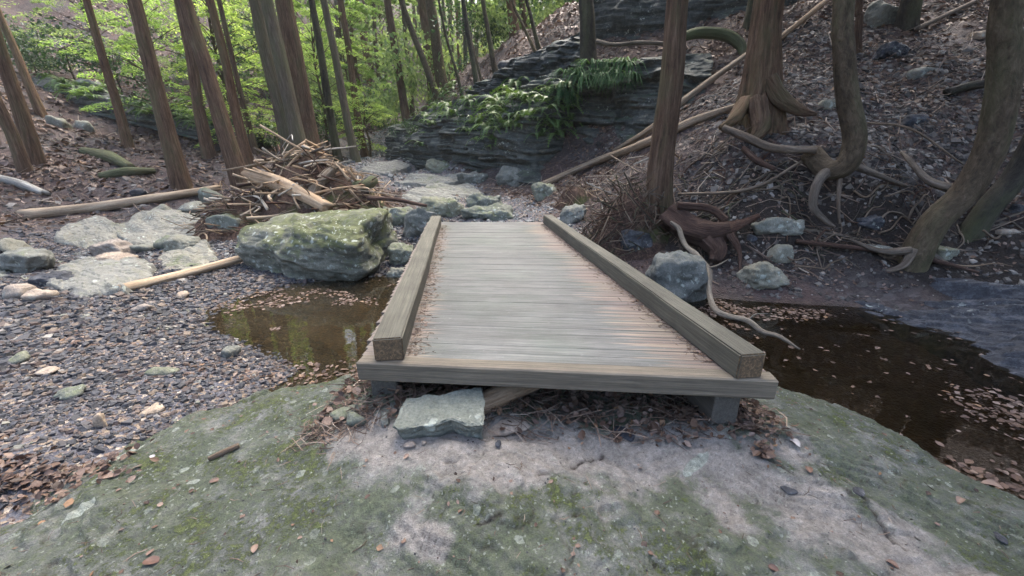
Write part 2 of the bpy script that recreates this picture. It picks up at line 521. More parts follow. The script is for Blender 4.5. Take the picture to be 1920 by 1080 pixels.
MAT['litter'] = mat_islands('dead_leaves', [(0.0, (0.034, 0.020, 0.014)), (0.3, (0.082, 0.048, 0.033)), (0.55, (0.125, 0.077, 0.052)), (0.75, (0.14, 0.095, 0.077)), (0.9, (0.20, 0.148, 0.12)), (1.0, (0.19, 0.105, 0.05))], 0.6, 0.2, 80, transl=0.12)
MAT['twig'] = mat_islands('twigs', [(0.0, (0.05, 0.032, 0.024)), (0.5, (0.12, 0.08, 0.058)), (0.85, (0.21, 0.155, 0.115)), (1.0, (0.32, 0.27, 0.22))], 0.8, 0.3, 60)
MAT['boulder'] = mat_stone('mossy_boulder', (0.04, 0.042, 0.032), (0.125, 0.127, 0.10), (0.27, 0.27, 0.23), moss=0.94, lichen=0.85, strata=((1.0, 1.6, 6.0), (0.15, -0.25, 0.0)), mosscol=(0.076, 0.089, 0.027))
MAT['stone'] = mat_stone('grey_stone', (0.08, 0.082, 0.066), (0.162, 0.164, 0.136), (0.262, 0.258, 0.22), moss=0.4, lichen=0.4)
MAT['stone_pale'] = mat_stone('pale_stone', (0.085, 0.084, 0.07), (0.165, 0.164, 0.14), (0.265, 0.26, 0.228), moss=0.22, lichen=0.3, strata=((1, 3, 4), (0, 0, 0.3)))
MAT['stone_moss'] = mat_stone('moss_stone', (0.07, 0.075, 0.06), (0.14, 0.15, 0.12), (0.23, 0.235, 0.20), moss=0.7, lichen=0.5)
MAT['stone_tan'] = mat_stone('tan_stone', (0.15, 0.12, 0.095), (0.26, 0.22, 0.18), (0.38, 0.34, 0.29), moss=0.05, lichen=0.1)
MAT['stone_green'] = mat_stone('green_slate', (0.105, 0.115, 0.088), (0.16, 0.17, 0.135), (0.225, 0.23, 0.185), moss=0.15, lichen=0.5)
MAT['stone_dark'] = mat_stone('dark_slate', (0.010, 0.011, 0.014), (0.036, 0.039, 0.046), (0.115, 0.12, 0.13), moss=0.0, lichen=0.1, rough=0.8, strata=((1, 5, 5), (0, 0, 0.5)))
MAT['cliff'] = mat_stone('cliff_slate', (0.016, 0.020, 0.020), (0.048, 0.055, 0.053), (0.12, 0.13, 0.122), moss=0.5, lichen=0.15, strata=((0.7, 0.9, 9.0), (0.0, 0.12, 0.0)), mosscol=(0.045, 0.07, 0.035))
MAT['cedar'] = mat_bark('cedar_bark', (0.034, 0.019, 0.012), (0.13, 0.077, 0.048), (0.24, 0.16, 0.105), green=0.22, strength=1.0)
MAT['cedar_green'] = mat_bark('cedar_bark_greenish', (0.05, 0.038, 0.027), (0.12, 0.096, 0.069), (0.20, 0.165, 0.125), green=0.5)
MAT['bark_grey'] = mat_bark('grey_bark', (0.032, 0.024, 0.016), (0.085, 0.066, 0.044), (0.155, 0.124, 0.088), green=0.22, sx=18, sz=8, strength=1.0)
MAT['bark_red'] = mat_bark('red_root_bark', (0.028, 0.015, 0.011), (0.075, 0.042, 0.030), (0.14, 0.088, 0.065), green=0.0, strength=1.0)
MAT['bark_dark'] = mat_bark('dark_bark', (0.022, 0.018, 0.014), (0.05, 0.042, 0.032), (0.095, 0.08, 0.062), green=0.35, sx=12, sz=5)
MAT['drift'] = mat_bark('driftwood', (0.10, 0.068, 0.042), (0.25, 0.185, 0.125), (0.42, 0.34, 0.25), sx=30, sz=1.2, strength=0.6)
MAT['tan'] = mat_bark('stripped_wood', (0.2, 0.14, 0.09), (0.36, 0.27, 0.18), (0.52, 0.42, 0.30), sx=24, sz=1.2, strength=0.4)
MAT['greywood'] = mat_bark('grey_deadwood', (0.07, 0.06, 0.048), (0.16, 0.145, 0.12), (0.27, 0.25, 0.21), sx=24, sz=2.0, strength=0.8)
MAT['pale'] = mat_bark('bleached_wood', (0.17, 0.15, 0.12), (0.32, 0.295, 0.25), (0.48, 0.455, 0.40), sx=24, sz=1.2, strength=0.5)
MAT['root'] = mat_bark('root_bark', (0.045, 0.034, 0.025), (0.11, 0.087, 0.066), (0.20, 0.165, 0.13), sx=20, sz=3, strength=0.5)
MAT['mosslog'] = mat_bark('mossy_log', (0.045, 0.045, 0.025), (0.10, 0.10, 0.055), (0.17, 0.165, 0.10), green=0.55, greencol=(0.055, 0.075, 0.03))
MAT['maple'] = mat_leaf('maple_leaves', [(0.0, (0.12, 0.20, 0.065)), (0.5, (0.21, 0.32, 0.11)), (1.0, (0.33, 0.43, 0.19))], 0.55)
MAT['ever'] = mat_leaf('evergreen_leaves', [(0.0, (0.018, 0.045, 0.018)), (0.5, (0.035, 0.08, 0.03)), (1.0, (0.07, 0.125, 0.05))], 0.25, 0.35)
MAT['cedarleaf'] = mat_leaf('cedar_needles', [(0.0, (0.03, 0.06, 0.02)), (0.5, (0.05, 0.10, 0.03)), (1.0, (0.09, 0.15, 0.05))], 0.3)
MAT['farleaf'] = mat_leaf('far_leaves', [(0.0, (0.10, 0.16, 0.075)), (0.5, (0.18, 0.25, 0.12)), (1.0, (0.28, 0.35, 0.18))], 0.5)
MAT['fern'] = mat_leaf('fern_leaves', [(0.0, (0.025, 0.065, 0.022)), (0.5, (0.05, 0.11, 0.035)), (1.0, (0.10, 0.17, 0.05))], 0.3, 0.4)
MAT['grass'] = mat_leaf('sedge_leaves', [(0.0, (0.02, 0.06, 0.025)), (0.5, (0.04, 0.10, 0.04)), (1.0, (0.09, 0.17, 0.07))], 0.3, 0.7, 0.15)

# ================================================================ THE SETTING
WATER = -0.65
ctrl = []
for px, py, d in [
    # right bank
    (1240, 398, 6.5), (1130, 425, 7.0), (1330, 485, 5.6), (1420, 548, 4.85), (1600, 535, 4.85), (1500, 462, 5.35),
    (1620, 455, 5.1), (1500, 335, 5.95), (1420, 330, 6.2), (1650, 300, 5.9), (1390, 238, 7.0), (1450, 245, 6.9),
    (1300, 290, 7.2), (1850, 290, 6.0), (1750, 200, 7.0), (1900, 100, 8.0), (1700, 60, 9.5), (1500, 100, 9.5), (1600, 0, 11.0),
    (1920, 0, 10.0), (1330, 175, 9.0), (1160, 330, 8.6), (1060, 355, 9.8), (1000, 388, 9.0), (1250, 245, 8.6), (1190, 405, 6.9),
    # cliff shoulder and what lies behind it
    (1000, 345, 11.8), (1090, 322, 11.2), (1200, 260, 10.6),
    (1130, 105, 13.4), (1230, 90, 13.0), (1010, 130, 15.5), (930, 165, 17.5), (850, 205, 20.0), (775, 245, 22.5),
    (1050, 20, 18.0), (960, 75, 22.0), (880, 120, 26.0), (1250, 0, 15.5), (1400, 30, 12.0),
    # dry stream
    (900, 400, 8.2), (960, 420, 7.2), (850, 372, 10.0), (760, 337, 14.0), (690, 302, 20.0), (690, 272, 30.0), (720, 240, 42.0),
    (880, 345, 13.0), (800, 318, 17.0), (735, 292, 22.0),
    # left bank
    (600, 332, 12.5), (500, 345, 11.5), (450, 355, 10.8), (340, 356, 11.0), (240, 277, 15.0), (400, 298, 14.5), (480, 292, 15.5),
    (55, 322, 11.0), (80, 218, 16.5), (0, 402, 9.3), (100, 412, 9.2), (0, 335, 10.6), (150, 172, 20.0), (0, 130, 22.0),
    (300, 105, 26.0), (500, 160, 28.0), (620, 230, 30.0), (0, 0, 30.0), (200, 250, 17.0), (300, 210, 19.0), (430, 480, 6.8), (250, 475, 7.0),
    (60, 480, 6.8), (330, 410, 9.0), (180, 330, 11.5), (640, 430, 7.6), (560, 370, 8.8), (300, 375, 10.2),
]:
    p = at(px, py, d)
    ctrl.append((p.x, p.y, p.z))
ctrl += [  # stream bed near the bridge
    (-6, 4.2, -.5), (-8, 5, -.42), (-5, 5.4, -.52), (-3.9, 4.6, -.62), (-3.6, 3.6, -.55), (-2.75, 3.35, -.6), (-3.3, 2.4, -.5),
    (-2.6, 1.7, -.47), (-4, .8, -.45), (-6, 2, -.4), (-10, 3, 0.2), (-14, 5, 1.6), (-12, 0, .8), (-3, -2, -.35), (-8, -4, .3),
    (-1.9, 3.0, -.64), (-1.5, 2.75, -.68), (-2.2, 4.1, -.84), (-1.4, 3.6, -.88), (-1.3, 4.6, -.9), (-2.9, 4.5, -.76), (-3.2, 4.05, -.7), (-1.9, 5.2, -.8), (-3.6, 5.3, -.6), (0, 3.3, -.95), (0, 4.5, -.95), (0, 5.8, -.7), (-1.4, 5.9, -.62), (0, 2.4, -.9),
    (1.5, 4.4, -.9), (1.9, 3.2, -.95), (2.6, 4.2, -.72), (3.0, 2.8, -.95), (3.4, 2.0, -.95), (3.5, 1.0, -.95), (4.2, 2.2, -.85), (5.0, 1.6, -.8), (5, 0, -.85),
    (6.2, 2.4, -.75), (7.5, 2.2, -.2), (3.6, 4.0, -.8), (4.6, 3.5, -.75), (5.3, 3.2, -.7), (4.1, 4.55, -.62), (5.2, 4.2, -.6), (6.0, 3.8, -.6), (7.0, 3.4, -.5), (5.0, 2.6, -.9), (6.2, 3.0, -.8), (4.2, 5.1, -.3), (5.0, 5.1, -.2), (5.9, 5.0, -.12), (4.6, 5.45, .1), (8, 4.5, 1.4), (9, 0, 1.0), (7, -3, .3), (3, -3, -.9), (12, 4, 3.4), (14, -2, 4.0), (1.6, 5.4, -.55), (1.2, 6.3, -.35),
    (0, 1, -1.0), (-1.2, 1.4, -.95), (1.4, 1.2, -1.0), (-1.5, 0, -.9), (1.5, -1, -.9), (0, -5, -.5), (-1.4, 2.2, -.9),
    # far hillsides
    (16, 12, 7.5), (24, 14, 14.0), (20, 24, 14.5), (12, 30, 12.5), (6, 40, 11.5), (40, 30, 26), (30, 60, 26), (10, 60, 17), (-5, 60, 10.5), (-8, 85, 24), (20, 95, 34),
    (-22, 14, 5.5), (-34, 16, 12), (-30, 30, 14), (-50, 30, 26), (-45, 60, 32), (-22, 45, 15), (-22, 70, 24), (-60, 0, 24), (60, 0, 34), (0, -40, -2.5), (-40, -40, 12), (40, -40, 16),
    (-70, 100, 46), (70, 100, 52), (0, 110, 34),
]
SURF = Surface(ctrl, smooth=0.05)


def ground_z(x, y):
    x = np.asarray(x, float); y = np.asarray(y, float)
    z = SURF(x, y)
    zz = z.ravel(); xx = x.ravel(); yy = y.ravel()
    amp = np.clip((zz + 0.62) * 0.22, 0.012, 0.16) * np.clip(0.6 + yy / 30, 0.5, 2.0)
    zz = zz + amp * fbm2(xx, yy, 0.9, 5, 3) + 0.25 * amp * fbm2(xx, yy, 5.0, 3, 9)
    return zz.reshape(z.shape)


def gz(x, y):
    return float(ground_z(np.array([x]), np.array([y]))[0])


DD = np.concatenate([np.arange(0.8, 14, 0.02), np.arange(14, 110, 0.1)])


def ground_at(px, py):
    """where the line of sight through (px, py) meets the ground"""
    t = math.tan(math.atan((py - 540.0) / FPX) + PITCH)
    z = CAMZ - DD * t
    x = (px - 960.0) / FPX * (DD * CP + (CAMZ - z) * SP)
    g = ground_z(x, DD)
    k = np.nonzero(g > z)[0]
    i = k[0] if len(k) else len(DD) - 1
    return Vector((x[i], DD[i], g[i]))


def axis(lo, hi, mid0, mid1, step, grow):
    a = list(np.arange(mid0, mid1, step))
    s = step; v = mid1
    while v < hi:
        a.append(v); s *= grow; v += s
    a.append(hi)
    s = step; v = mid0; b = []
    while v > lo:
        s *= grow; v -= s; b.append(max(v, lo))
    return np.array(b[::-1] + a)


def grid_faces(nx, ny):
    i = np.arange(nx - 1); j = np.arange(ny - 1)
    I, J = np.meshgrid(i, j)
    a = (J * nx + I).ravel()
    return np.stack([a, a + 1, a + nx + 1, a + nx], 1)


def seg_dist(x, y, pts):
    """distance from points to a polyline"""
    best = np.full(len(x), 1e9)
    for (x0, y0), (x1, y1) in zip(pts[:-1], pts[1:]):
        dx, dy = x1 - x0, y1 - y0
        t = np.clip(((x - x0) * dx + (y - y0) * dy) / (dx * dx + dy * dy + 1e-12), 0, 1)
        best = np.minimum(best, np.hypot(x - x0 - t * dx, y - y0 - t * dy))
    return best


def zones(x, y, z):
    n = fbm2(x, y, 1.3, 3, 21) * 0.35
    path = [tuple(at(a, b, d)[:2]) for a, b, d in [(960, 420, 7.2), (900, 380, 9), (800, 345, 12.5), (750, 330, 15), (690, 300, 20), (690, 285, 26)]]
    pd = seg_dist(x, y, path)
    wid = 0.9 + (y - 7) * 0.05
    gravel = np.maximum(sstep(1.2, -0.3, y - 8.0 + 2.2 * n) * sstep(0.3, -0.4, x + 1.0 + 0 * n) * sstep(0.15, -0.15, z + n * 0.3) * sstep(11, 8, np.abs(x)),
                        sstep(0.5, -0.3, pd - wid + n))
    wet = sstep(-0.615, -0.665, z)
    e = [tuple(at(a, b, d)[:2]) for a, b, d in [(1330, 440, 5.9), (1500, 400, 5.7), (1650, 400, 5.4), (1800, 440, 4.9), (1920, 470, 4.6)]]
    earth_shade = sstep(0.95, 0.35, seg_dist(x, y, e) + n * 0.5)  # soil zone spread wide to stand for the shaded hollow under the bank
    return gravel, wet, earth_shade


xs = axis(-75, 75, -5.5, 5.5, 0.05, 1.035)
ys = axis(-45, 112, 0.3, 9.0, 0.05, 1.025)
X, Y = np.meshgrid(xs, ys)
Z = ground_z(X, Y)
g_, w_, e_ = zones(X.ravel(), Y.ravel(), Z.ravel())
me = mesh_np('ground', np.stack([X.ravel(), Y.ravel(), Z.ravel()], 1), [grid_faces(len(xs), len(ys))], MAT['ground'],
             attr={'gravel': g_, 'wet': w_, 'earth_shade': e_})
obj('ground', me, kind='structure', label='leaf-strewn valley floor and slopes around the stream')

# ---- still water of the stream
wv = [(-4.6, 0.2, WATER), (7.5, -3.0, WATER), (7.5, 6.2, WATER), (-4.6, 6.2, WATER)]
me = mesh_np('stream_water', wv, [[(0, 1, 2, 3)]], MAT['water'])
obj('stream_water', me, kind='structure', label='still dark stream pool under and beside the bridge')

# ---- rock ledge the camera stands on
BR = Surface([(1.15, 1.85, -.345), (-.75, 2.05, -.235), (0, 1.75, -.31), (0, 1.2, -.38), (-1.2, 1.2, -.42), (-2.2, 1.6, -.46), (-1.8, 2.4, -.45),
              (-1.2, 2.45, -.37), (1.95, 2.5, -.46), (2.5, 1.75, -.53), (1.6, 1.0, -.41), (0, .5, -.42), (0, -2.5, -.45), (-2.4, .4, -.47), (2.6, .2, -.5), (.2, 2.4, -.4)], 0.02)
EDGE = [(-1.15, 2.58), (-1.5, 2.52), (-1.86, 2.46), (-2.02, 2.32), (-2.2, 2.18), (-2.36, 1.95), (-2.5, 1.72), (-2.45, 1.5), (-2.9, 0.9), (-3.0, -.5), (-2.5, -3.2), (2.6, -3.2),
        (3.2, -.5), (3.05, 1.0), (2.72, 1.62), (2.5, 1.91), (2.28, 2.28), (1.98, 2.58), (1.4, 2.75), (.4, 2.7), (-.5, 2.65)]


def poly_sd(x, y, poly):
    d = seg_dist(x, y, poly + poly[:1])
    ins = np.zeros(len(x), bool)
    for (x0, y0), (x1, y1) in zip(poly, poly[1:] + poly[:1]):
        c = ((y0 > y) != (y1 > y)) & (x < (x1 - x0) * (y - y0) / (y1 - y0 + 1e-12) + x0)
        ins ^= c
    return np.where(ins, -d, d)


CRACKS = [[(840, 985), (870, 975), (900, 982), (935, 962), (990, 972), (1040, 978), (1090, 962)], [(1010, 888), (1060, 882), (1085, 868), (1130, 858)], [(1440, 860), (1500, 895), (1560, 905), (1620, 940)], [(1590, 905), (1640, 960), (1700, 1030)], [(60, 990), (100, 960), (130, 948)]]
PALE = [((228, 838), (48, 14), -22), ((422, 744), (22, 6), 0), ((150, 965), (38, 9), -25), ((50, 938), (40, 6), -5), ((1305, 870), (26, 12), -25), ((362, 903), (14, 5), -15), ((885, 780), (10, 8), 0)]


def bed_z(x, y):
    x = np.asarray(x, float).ravel(); y = np.asarray(y, float).ravel()
    sd = poly_sd(x, y, EDGE) + 0.09 * fbm2(x, y, 2.2, 4, 5) + 0.03 * fbm2(x, y, 9.0, 3, 15)
    z = BR(x, y) + 0.035 * fbm2(x, y, 1.1, 4, 6) + 0.008 * fbm2(x, y, 7, 4, 8)
    ter = fbm2(x * 0.8 + y * 0.5, y, 1.5, 4, 12)          # thin slate layers broken off in steps
    q = ter * 4.5 + 0.15 * fbm2(x, y, 14, 3, 13)
    z = z + 0.017 * sstep(-.3, .3, fbm2(x, y, .9, 3, 16)) * (np.floor(q) + sstep(0.88, 1.0, q - np.floor(q))) + 0.005 * fbm2(x, y, 22, 3, 14, 0.7)
    z = z - 0.10 * sstep(-0.30, 0.05, sd) - np.clip(sd, 0, 1) * 1.1
    return z


def bedz(x, y):
    return float(bed_z([x], [y])[0])


def bed_at(px, py):
    z = -0.4
    for _ in range(12):
        p = level(px, py, z)
        z = bedz(p.x, p.y)
    return Vector((p.x, p.y, z))


bx = axis(-3.6, 3.8, -2.6, 2.9, 0.0095, 1.05)
by = axis(-3.6, 3.2, 0.8, 2.75, 0.0095, 1.05)
X, Y = np.meshgrid(bx, by)
x, y = X.ravel(), Y.ravel()
z = bed_z(x, y)
crack = np.zeros(len(x))
for c in CRACKS:
    pts = [tuple(bed_at(*q)[:2]) for q in c]
    dd = seg_dist(x, y, pts) + 0.006 * fbm2(x, y, 30, 2, 3)
    crack = np.maximum(crack, np.exp(-(dd / 0.009) ** 2))
crack = crack * sstep(-.6, .0, fbm2(x, y, 9.0, 3, 91))
z = z - 0.012 * crack
q_ = fbm2(x * 0.8 + y * 0.5, y, 1.5, 4, 12) * 4.5 + 0.15 * fbm2(x, y, 14, 3, 13)
fr_ = q_ - np.floor(q_)
lip = np.exp(-((fr_ - .88) / .035) ** 2) * sstep(-.3, .3, fbm2(x, y, .9, 3, 16)) * sstep(-.1, .5, fbm2(x, y, 5.0, 3, 17))
crack = np.maximum(crack, .75 * lip)
worn = np.zeros(len(x))
for pts, r in (([(860, 850), (1050, 850), (1250, 860), (1420, 900)], .26), ([(1400, 890), (1560, 960), (1700, 1060)], .22), ([(640, 810), (760, 850), (900, 880)], .16), ([(1340, 900), (1380, 980)], .12), ([(760, 1000), (820, 1020)], .07)):
    w = [tuple(bed_at(*q)[:2]) for q in pts]
    worn = np.maximum(worn, sstep(1.35, 0.35, (seg_dist(x, y, w) / r + 0.6 * fbm2(x, y, 4.0, 5, 31, .6))))
pale = np.zeros(len(x))
for (cx, cy), (rx, ry), an in PALE:
    zc = bed_at(cx, cy).z if cx > 300 else -.47
    c = level(cx, cy, zc)
    e1 = level(cx + rx * math.cos(math.radians(an)), cy + rx * math.sin(math.radians(an)), zc)
    e2 = level(cx, cy + ry, zc)
    a1 = np.array([e1.x - c.x, e1.y - c.y]); a2 = np.array([e2.x - c.x, e2.y - c.y])
    inv = np.linalg.inv(np.stack([a1, a2], 1))
    q = inv @ np.stack([x - c.x, y - c.y])
    pale = np.maximum(pale, np.clip(1.5 - np.hypot(q[0], q[1]), 0, 1))
me = mesh_np('bedrock', np.stack([x, y, z], 1), [grid_faces(len(bx), len(by))], MAT['bedrock'], attr={'crack': crack, 'worn': worn, 'pale': pale})
obj('bedrock', me, kind='structure', label='broad mossy rock ledge in front of the bridge')

# ================================================================ THE FOOTBRIDGE
def box_mesh(name, sx, sy, sz, mat, bev=0.006, wob=0.0, seed=0):
    bm = bmesh.new()
    bmesh.ops.create_cube(bm, size=1.0)
    bmesh.ops.scale(bm, vec=(sx, sy, sz), verts=bm.verts)
    bmesh.ops.bevel(bm, geom=list(bm.edges), offset=bev, segments=1, affect='EDGES')
    if wob:
        rr = random.Random(seed)
        for v in bm.verts:
            v.co += Vector((rr.uniform(-wob, wob), rr.uniform(-wob, wob), rr.uniform(-wob, wob)))
    me = bpy.data.meshes.new(name)
    bm.to_mesh(me); bm.free()
    me.materials.append(mat)
    return me


bridge = thing('footbridge', 'low weathered timber footbridge with two kerb beams across the stream', 'footbridge', (0, 4.2, 0))
LA, LB = Vector((-.852, 1.96, 0)), Vector((-1.44, 6.74, 0))
RA, RB = Vector((1.367, 1.77, 0)), Vector((.81, 6.74, 0))
NP = 52


def along(o, a, b, z, roll=0.0):
    m = (a + b) / 2
    d = b - a
    o.location = Vector((m.x, m.y, z)) - Vector(bridge.location)
    o.rotation_euler = (roll, -math.atan2(d.z, math.hypot(d.x, d.y)), math.atan2(d.y, d.x))


plank_me = [box_mesh('plank', 2.23, 0.0938, 0.10, MAT['deck'], 0.0018, 0.0008, s) for s in range(6)]
rp = random.Random(4)
for i in range(NP):
    t = (i + 0.5) / NP
    a = LA.lerp(LB, t); b = RA.lerp(RB, t)
    c = (a + b) / 2
    dirv = (b - a).normalized()
    ln = (b - a).length
    sh = rp.uniform(-.008, .008)
    if i == 0:
        pl = obj('plank', box_mesh('plank', ln + .01, 0.098, 0.112, MAT['front'], 0.006, 0.002, 9), bridge, label='thick front board of the deck')
        along(pl, a - dirv * .005, b + dirv * .005, -0.053)
        continue
    pl = obj('plank', plank_me[i % 6], bridge)
    along(pl, c - dirv * (1.115 + sh), c + dirv * (1.115 - sh), -0.05 + rp.uniform(-.0012, .0012), rp.uniform(-.005, .005))
for nm, a, b, w in (('kerb_beam', (-.68, 1.975), (-1.24, 6.52), .16), ('kerb_beam', (1.222, 1.79), (.585, 6.62), .145)):
    a = Vector((*a, .0)); b = Vector((*b, .0))
    bm = bmesh.new()
    ln = (b - a).length
    bmesh.ops.create_cube(bm, size=1.0)
    bmesh.ops.scale(bm, vec=(ln, w, .14), verts=bm.verts)
    bmesh.ops.subdivide_edges(bm, edges=[e for e in bm.edges if abs(e.verts[0].co.x - e.verts[1].co.x) > 1], cuts=24)
    for v in bm.verts:
        v.co.y += .004 * math.sin(v.co.x * 2.3) + rp.uniform(-.0015, .0015)
        v.co.z += rp.uniform(-.0015, .0015)
    sharp = [e for e in bm.edges if e.calc_face_angle(0) > 0.6]
    bmesh.ops.bevel(bm, geom=sharp, offset=.008, segments=2, affect='EDGES')
    me = bpy.data.meshes.new('kerb_beam'); bm.to_mesh(me); bm.free(); me.materials.append(MAT['kerb'])
    kb = obj(nm, me, bridge)
    along(kb, a, b, .0722)
for a, b in (((1.16, 1.83), (.60, 6.7)), ((-.75, 2.03), (-1.31, 6.7))):
    a = Vector((*a, 0)); b = Vector((*b, 0))
    gd = obj('girder', box_mesh('girder', (b - a).length, .15, .20, MAT['girder'], .006), bridge)
    along(gd, a, b, -.208)
# small dowel plugs on the front board
dow = box_mesh('dowel', .018, .006, .018, MAT['girder'], .003)
for s in (.13, .27, .5, .78):
    p = LA.lerp(RA, s)
    obj('dowel', dow, bridge, Vector((p.x, p.y - .0005, -.055)) - Vector(bridge.location), rot=(0, 0, math.atan2(RA.y - LA.y, RA.x - LA.x)))

# ================================================================ ROCKS
_ico = {}


def ico(sub):
    if sub not in _ico:
        bm = bmesh.new()
        bmesh.ops.create_icosphere(bm, subdivisions=sub, radius=1.0)
        V = np.array([v.co[:] for v in bm.verts])
        F = np.array([[v.index for v in f.verts] for f in bm.faces])
        bm.free()
        _ico[sub] = (V / np.linalg.norm(V, axis=1)[:, None], F)
    return _ico[sub]


def rock_mesh(name, size, mat, seed=0, sub=4, planes=12, hard=9.0, rough=0.05, strata=None, boxy=0.0, smooth=True):
    """broken stone: a many-sided solid with softened edges, split along its bedding"""
    n, F = ico(sub)
    r = np.random.default_rng(seed)
    P = r.normal(size=(planes, 3)); P /= np.linalg.norm(P, axis=1)[:, None]
    off = r.uniform(0.74, 1.0, planes)
    if boxy:
        ax = np.array([[1, 0, 0], [-1, 0, 0], [0, 1, 0], [0, -1, 0], [0, 0, 1], [0, 0, -1]], float) + r.normal(size=(6, 3)) * 0.16
        ax /= np.linalg.norm(ax, axis=1)[:, None]
        P = np.concatenate([P, ax]); off = np.concatenate([off * (1 + 0.35 * boxy), r.uniform(0.78, 0.92, 6)])
    q = np.clip(n @ P.T, 0, None) / off
    rad = np.power(np.sum(np.power(q, hard), 1) + 1e-9, -1.0 / hard)
    rad = np.clip(rad, 0.3, 1.35)
    size = np.array(size) * 0.5
    V = n * rad[:, None] * size
    m = float(np.mean(size))
    V = V + n * (rough * m * fbm(V * (1.8 / m), 5, seed + 1, 0.6))[:, None]
    if strata:
        b, freq, amp = strata
        b = np.array(b) / np.linalg.norm(b)
        s = V @ b
        wob = 0.5 * fbm(V * (1.2 / m), 3, seed + 5)
        lat = V - s[:, None] * b
        f = vnoise(np.concatenate([((s * freq / m + wob)[:, None]), lat[:, :1] * 0.7 / m, lat[:, 1:2] * 0.7 / m], 1), seed + 3)
        f = f + 0.5 * vnoise(np.concatenate([((s * 2.3 * freq / m + wob)[:, None]), lat[:, :1] * 1.5 / m, lat[:, 1:2] * 1.5 / m], 1), seed + 4)
        lay = s * freq * .8 / m + wob
        st_ = vnoise(np.stack([np.floor(lay) * 7.31 + .5, np.floor(lat[:, 0] * .9 / m + wob), np.floor(lat[:, 1] * .9 / m)], 1) + .5, seed + 8)
        f = f + 1.1 * st_
        V = V + n * (amp * m * f)[:, None]
    return mesh_np(name, V, [F], mat, smooth)


def rock_px(name, label, box, mat, seed, dr=0.7, sub=4, sink=0.12, cat='rock', group=None, rz=0.0, base=None, **kw):
    """a stone seen in the photograph inside box = (x0, y0, x1, y1), standing on the ground"""
    x0, y0, x1, y1 = box
    g = base if base is not None else ground_at((x0 + x1) / 2, y1)
    sc = depth(g) / FPX
    Wd = (x1 - x0) * sc * (0.4 + 0.6 * math.cos(math.atan(((x0 + x1) / 2 - 960) / FPX)))
    a = math.atan2(CAMZ - g.z, g.y)
    D = Wd * dr
    vis = (y1 - y0) * sc
    Hh = max(0.22 * Wd, (vis - 0.75 * D * math.sin(a)) / math.cos(a))
    Hh = Hh / (1 - sink)
    me = rock_mesh(name, (Wd * 1.08, D * 1.08, Hh * 1.08), mat, seed, sub, **kw)
    yy = g.y + D * 0.45
    return obj(name, me, None, (g.x + (g.x / max(g.y, .1)) * D * 0.35, yy, g.z + Hh * (0.5 - sink)), label, cat, group, None, (0, 0, rz))


rock_px('boulder', 'huge moss and lichen covered boulder at the left pool edge', (428, 378, 752, 532), MAT['boulder'], 5, dr=0.62, sub=6, sink=0.1,
        cat='boulder', planes=16, hard=15, rough=0.09, boxy=.12, strata=((0.28, -0.2, 1.0), 7.0, 0.045), base=Vector((*level(592, 530, -.68)[:2], -.72)))
# flat stone used as a step
g = bed_at(820, 826)
out = [(-.235, -.075), (-.21, .105), (-.15, .095), (-.10, .112), (-.02, .088), (.06, .118), (.215, .125), (.232, .03), (.228, -.10), (.14, -.092), (.06, -.055), (-.02, -.085), (-.12, -.088), (-.2, -.10)]
bm = bmesh.new()
f0 = bm.faces.new([bm.verts.new((a, b * 1.2 + .01, .05)) for a, b in out])
ex = bmesh.ops.extrude_face_region(bm, geom=[f0])
for v in [e for e in ex['geom'] if isinstance(e, bmesh.types.BMVert)]:
    v.co.z = -.085; v.co.x *= .93; v.co.y = v.co.y * .9 + .012
bmesh.ops.recalc_face_normals(bm, faces=bm.faces)
bmesh.ops.bevel(bm, geom=list(bm.edges), offset=.006, segments=1, affect='EDGES')
bmesh.ops.triangulate(bm, faces=bm.faces)
for _ in range(4):
    bmesh.ops.subdivide_edges(bm, edges=[e for e in bm.edges if e.calc_length() > .018], cuts=1)
    bmesh.ops.triangulate(bm, faces=bm.faces)
cs = np.array([v.co[:] for v in bm.verts])
dz = .005 * fbm(cs * 14, 4, 77) + .004 * np.floor(2.2 * fbm(cs * np.array([7, 7, 45]), 3, 78))
bm.normal_update()
for v, d_ in zip(bm.verts, dz): v.co += v.normal * d_
st = bpy.data.meshes.new('step_stone'); bm.to_mesh(st); bm.free(); st.materials.append(MAT['stone_green'])
obj('step_stone', st, None, (g.x + .01, g.y + .10, g.z + .062), 'flat green-grey step stone below the front board of the bridge', 'stone', rot=(math.radians(10), math.radians(-3), math.radians(2)))
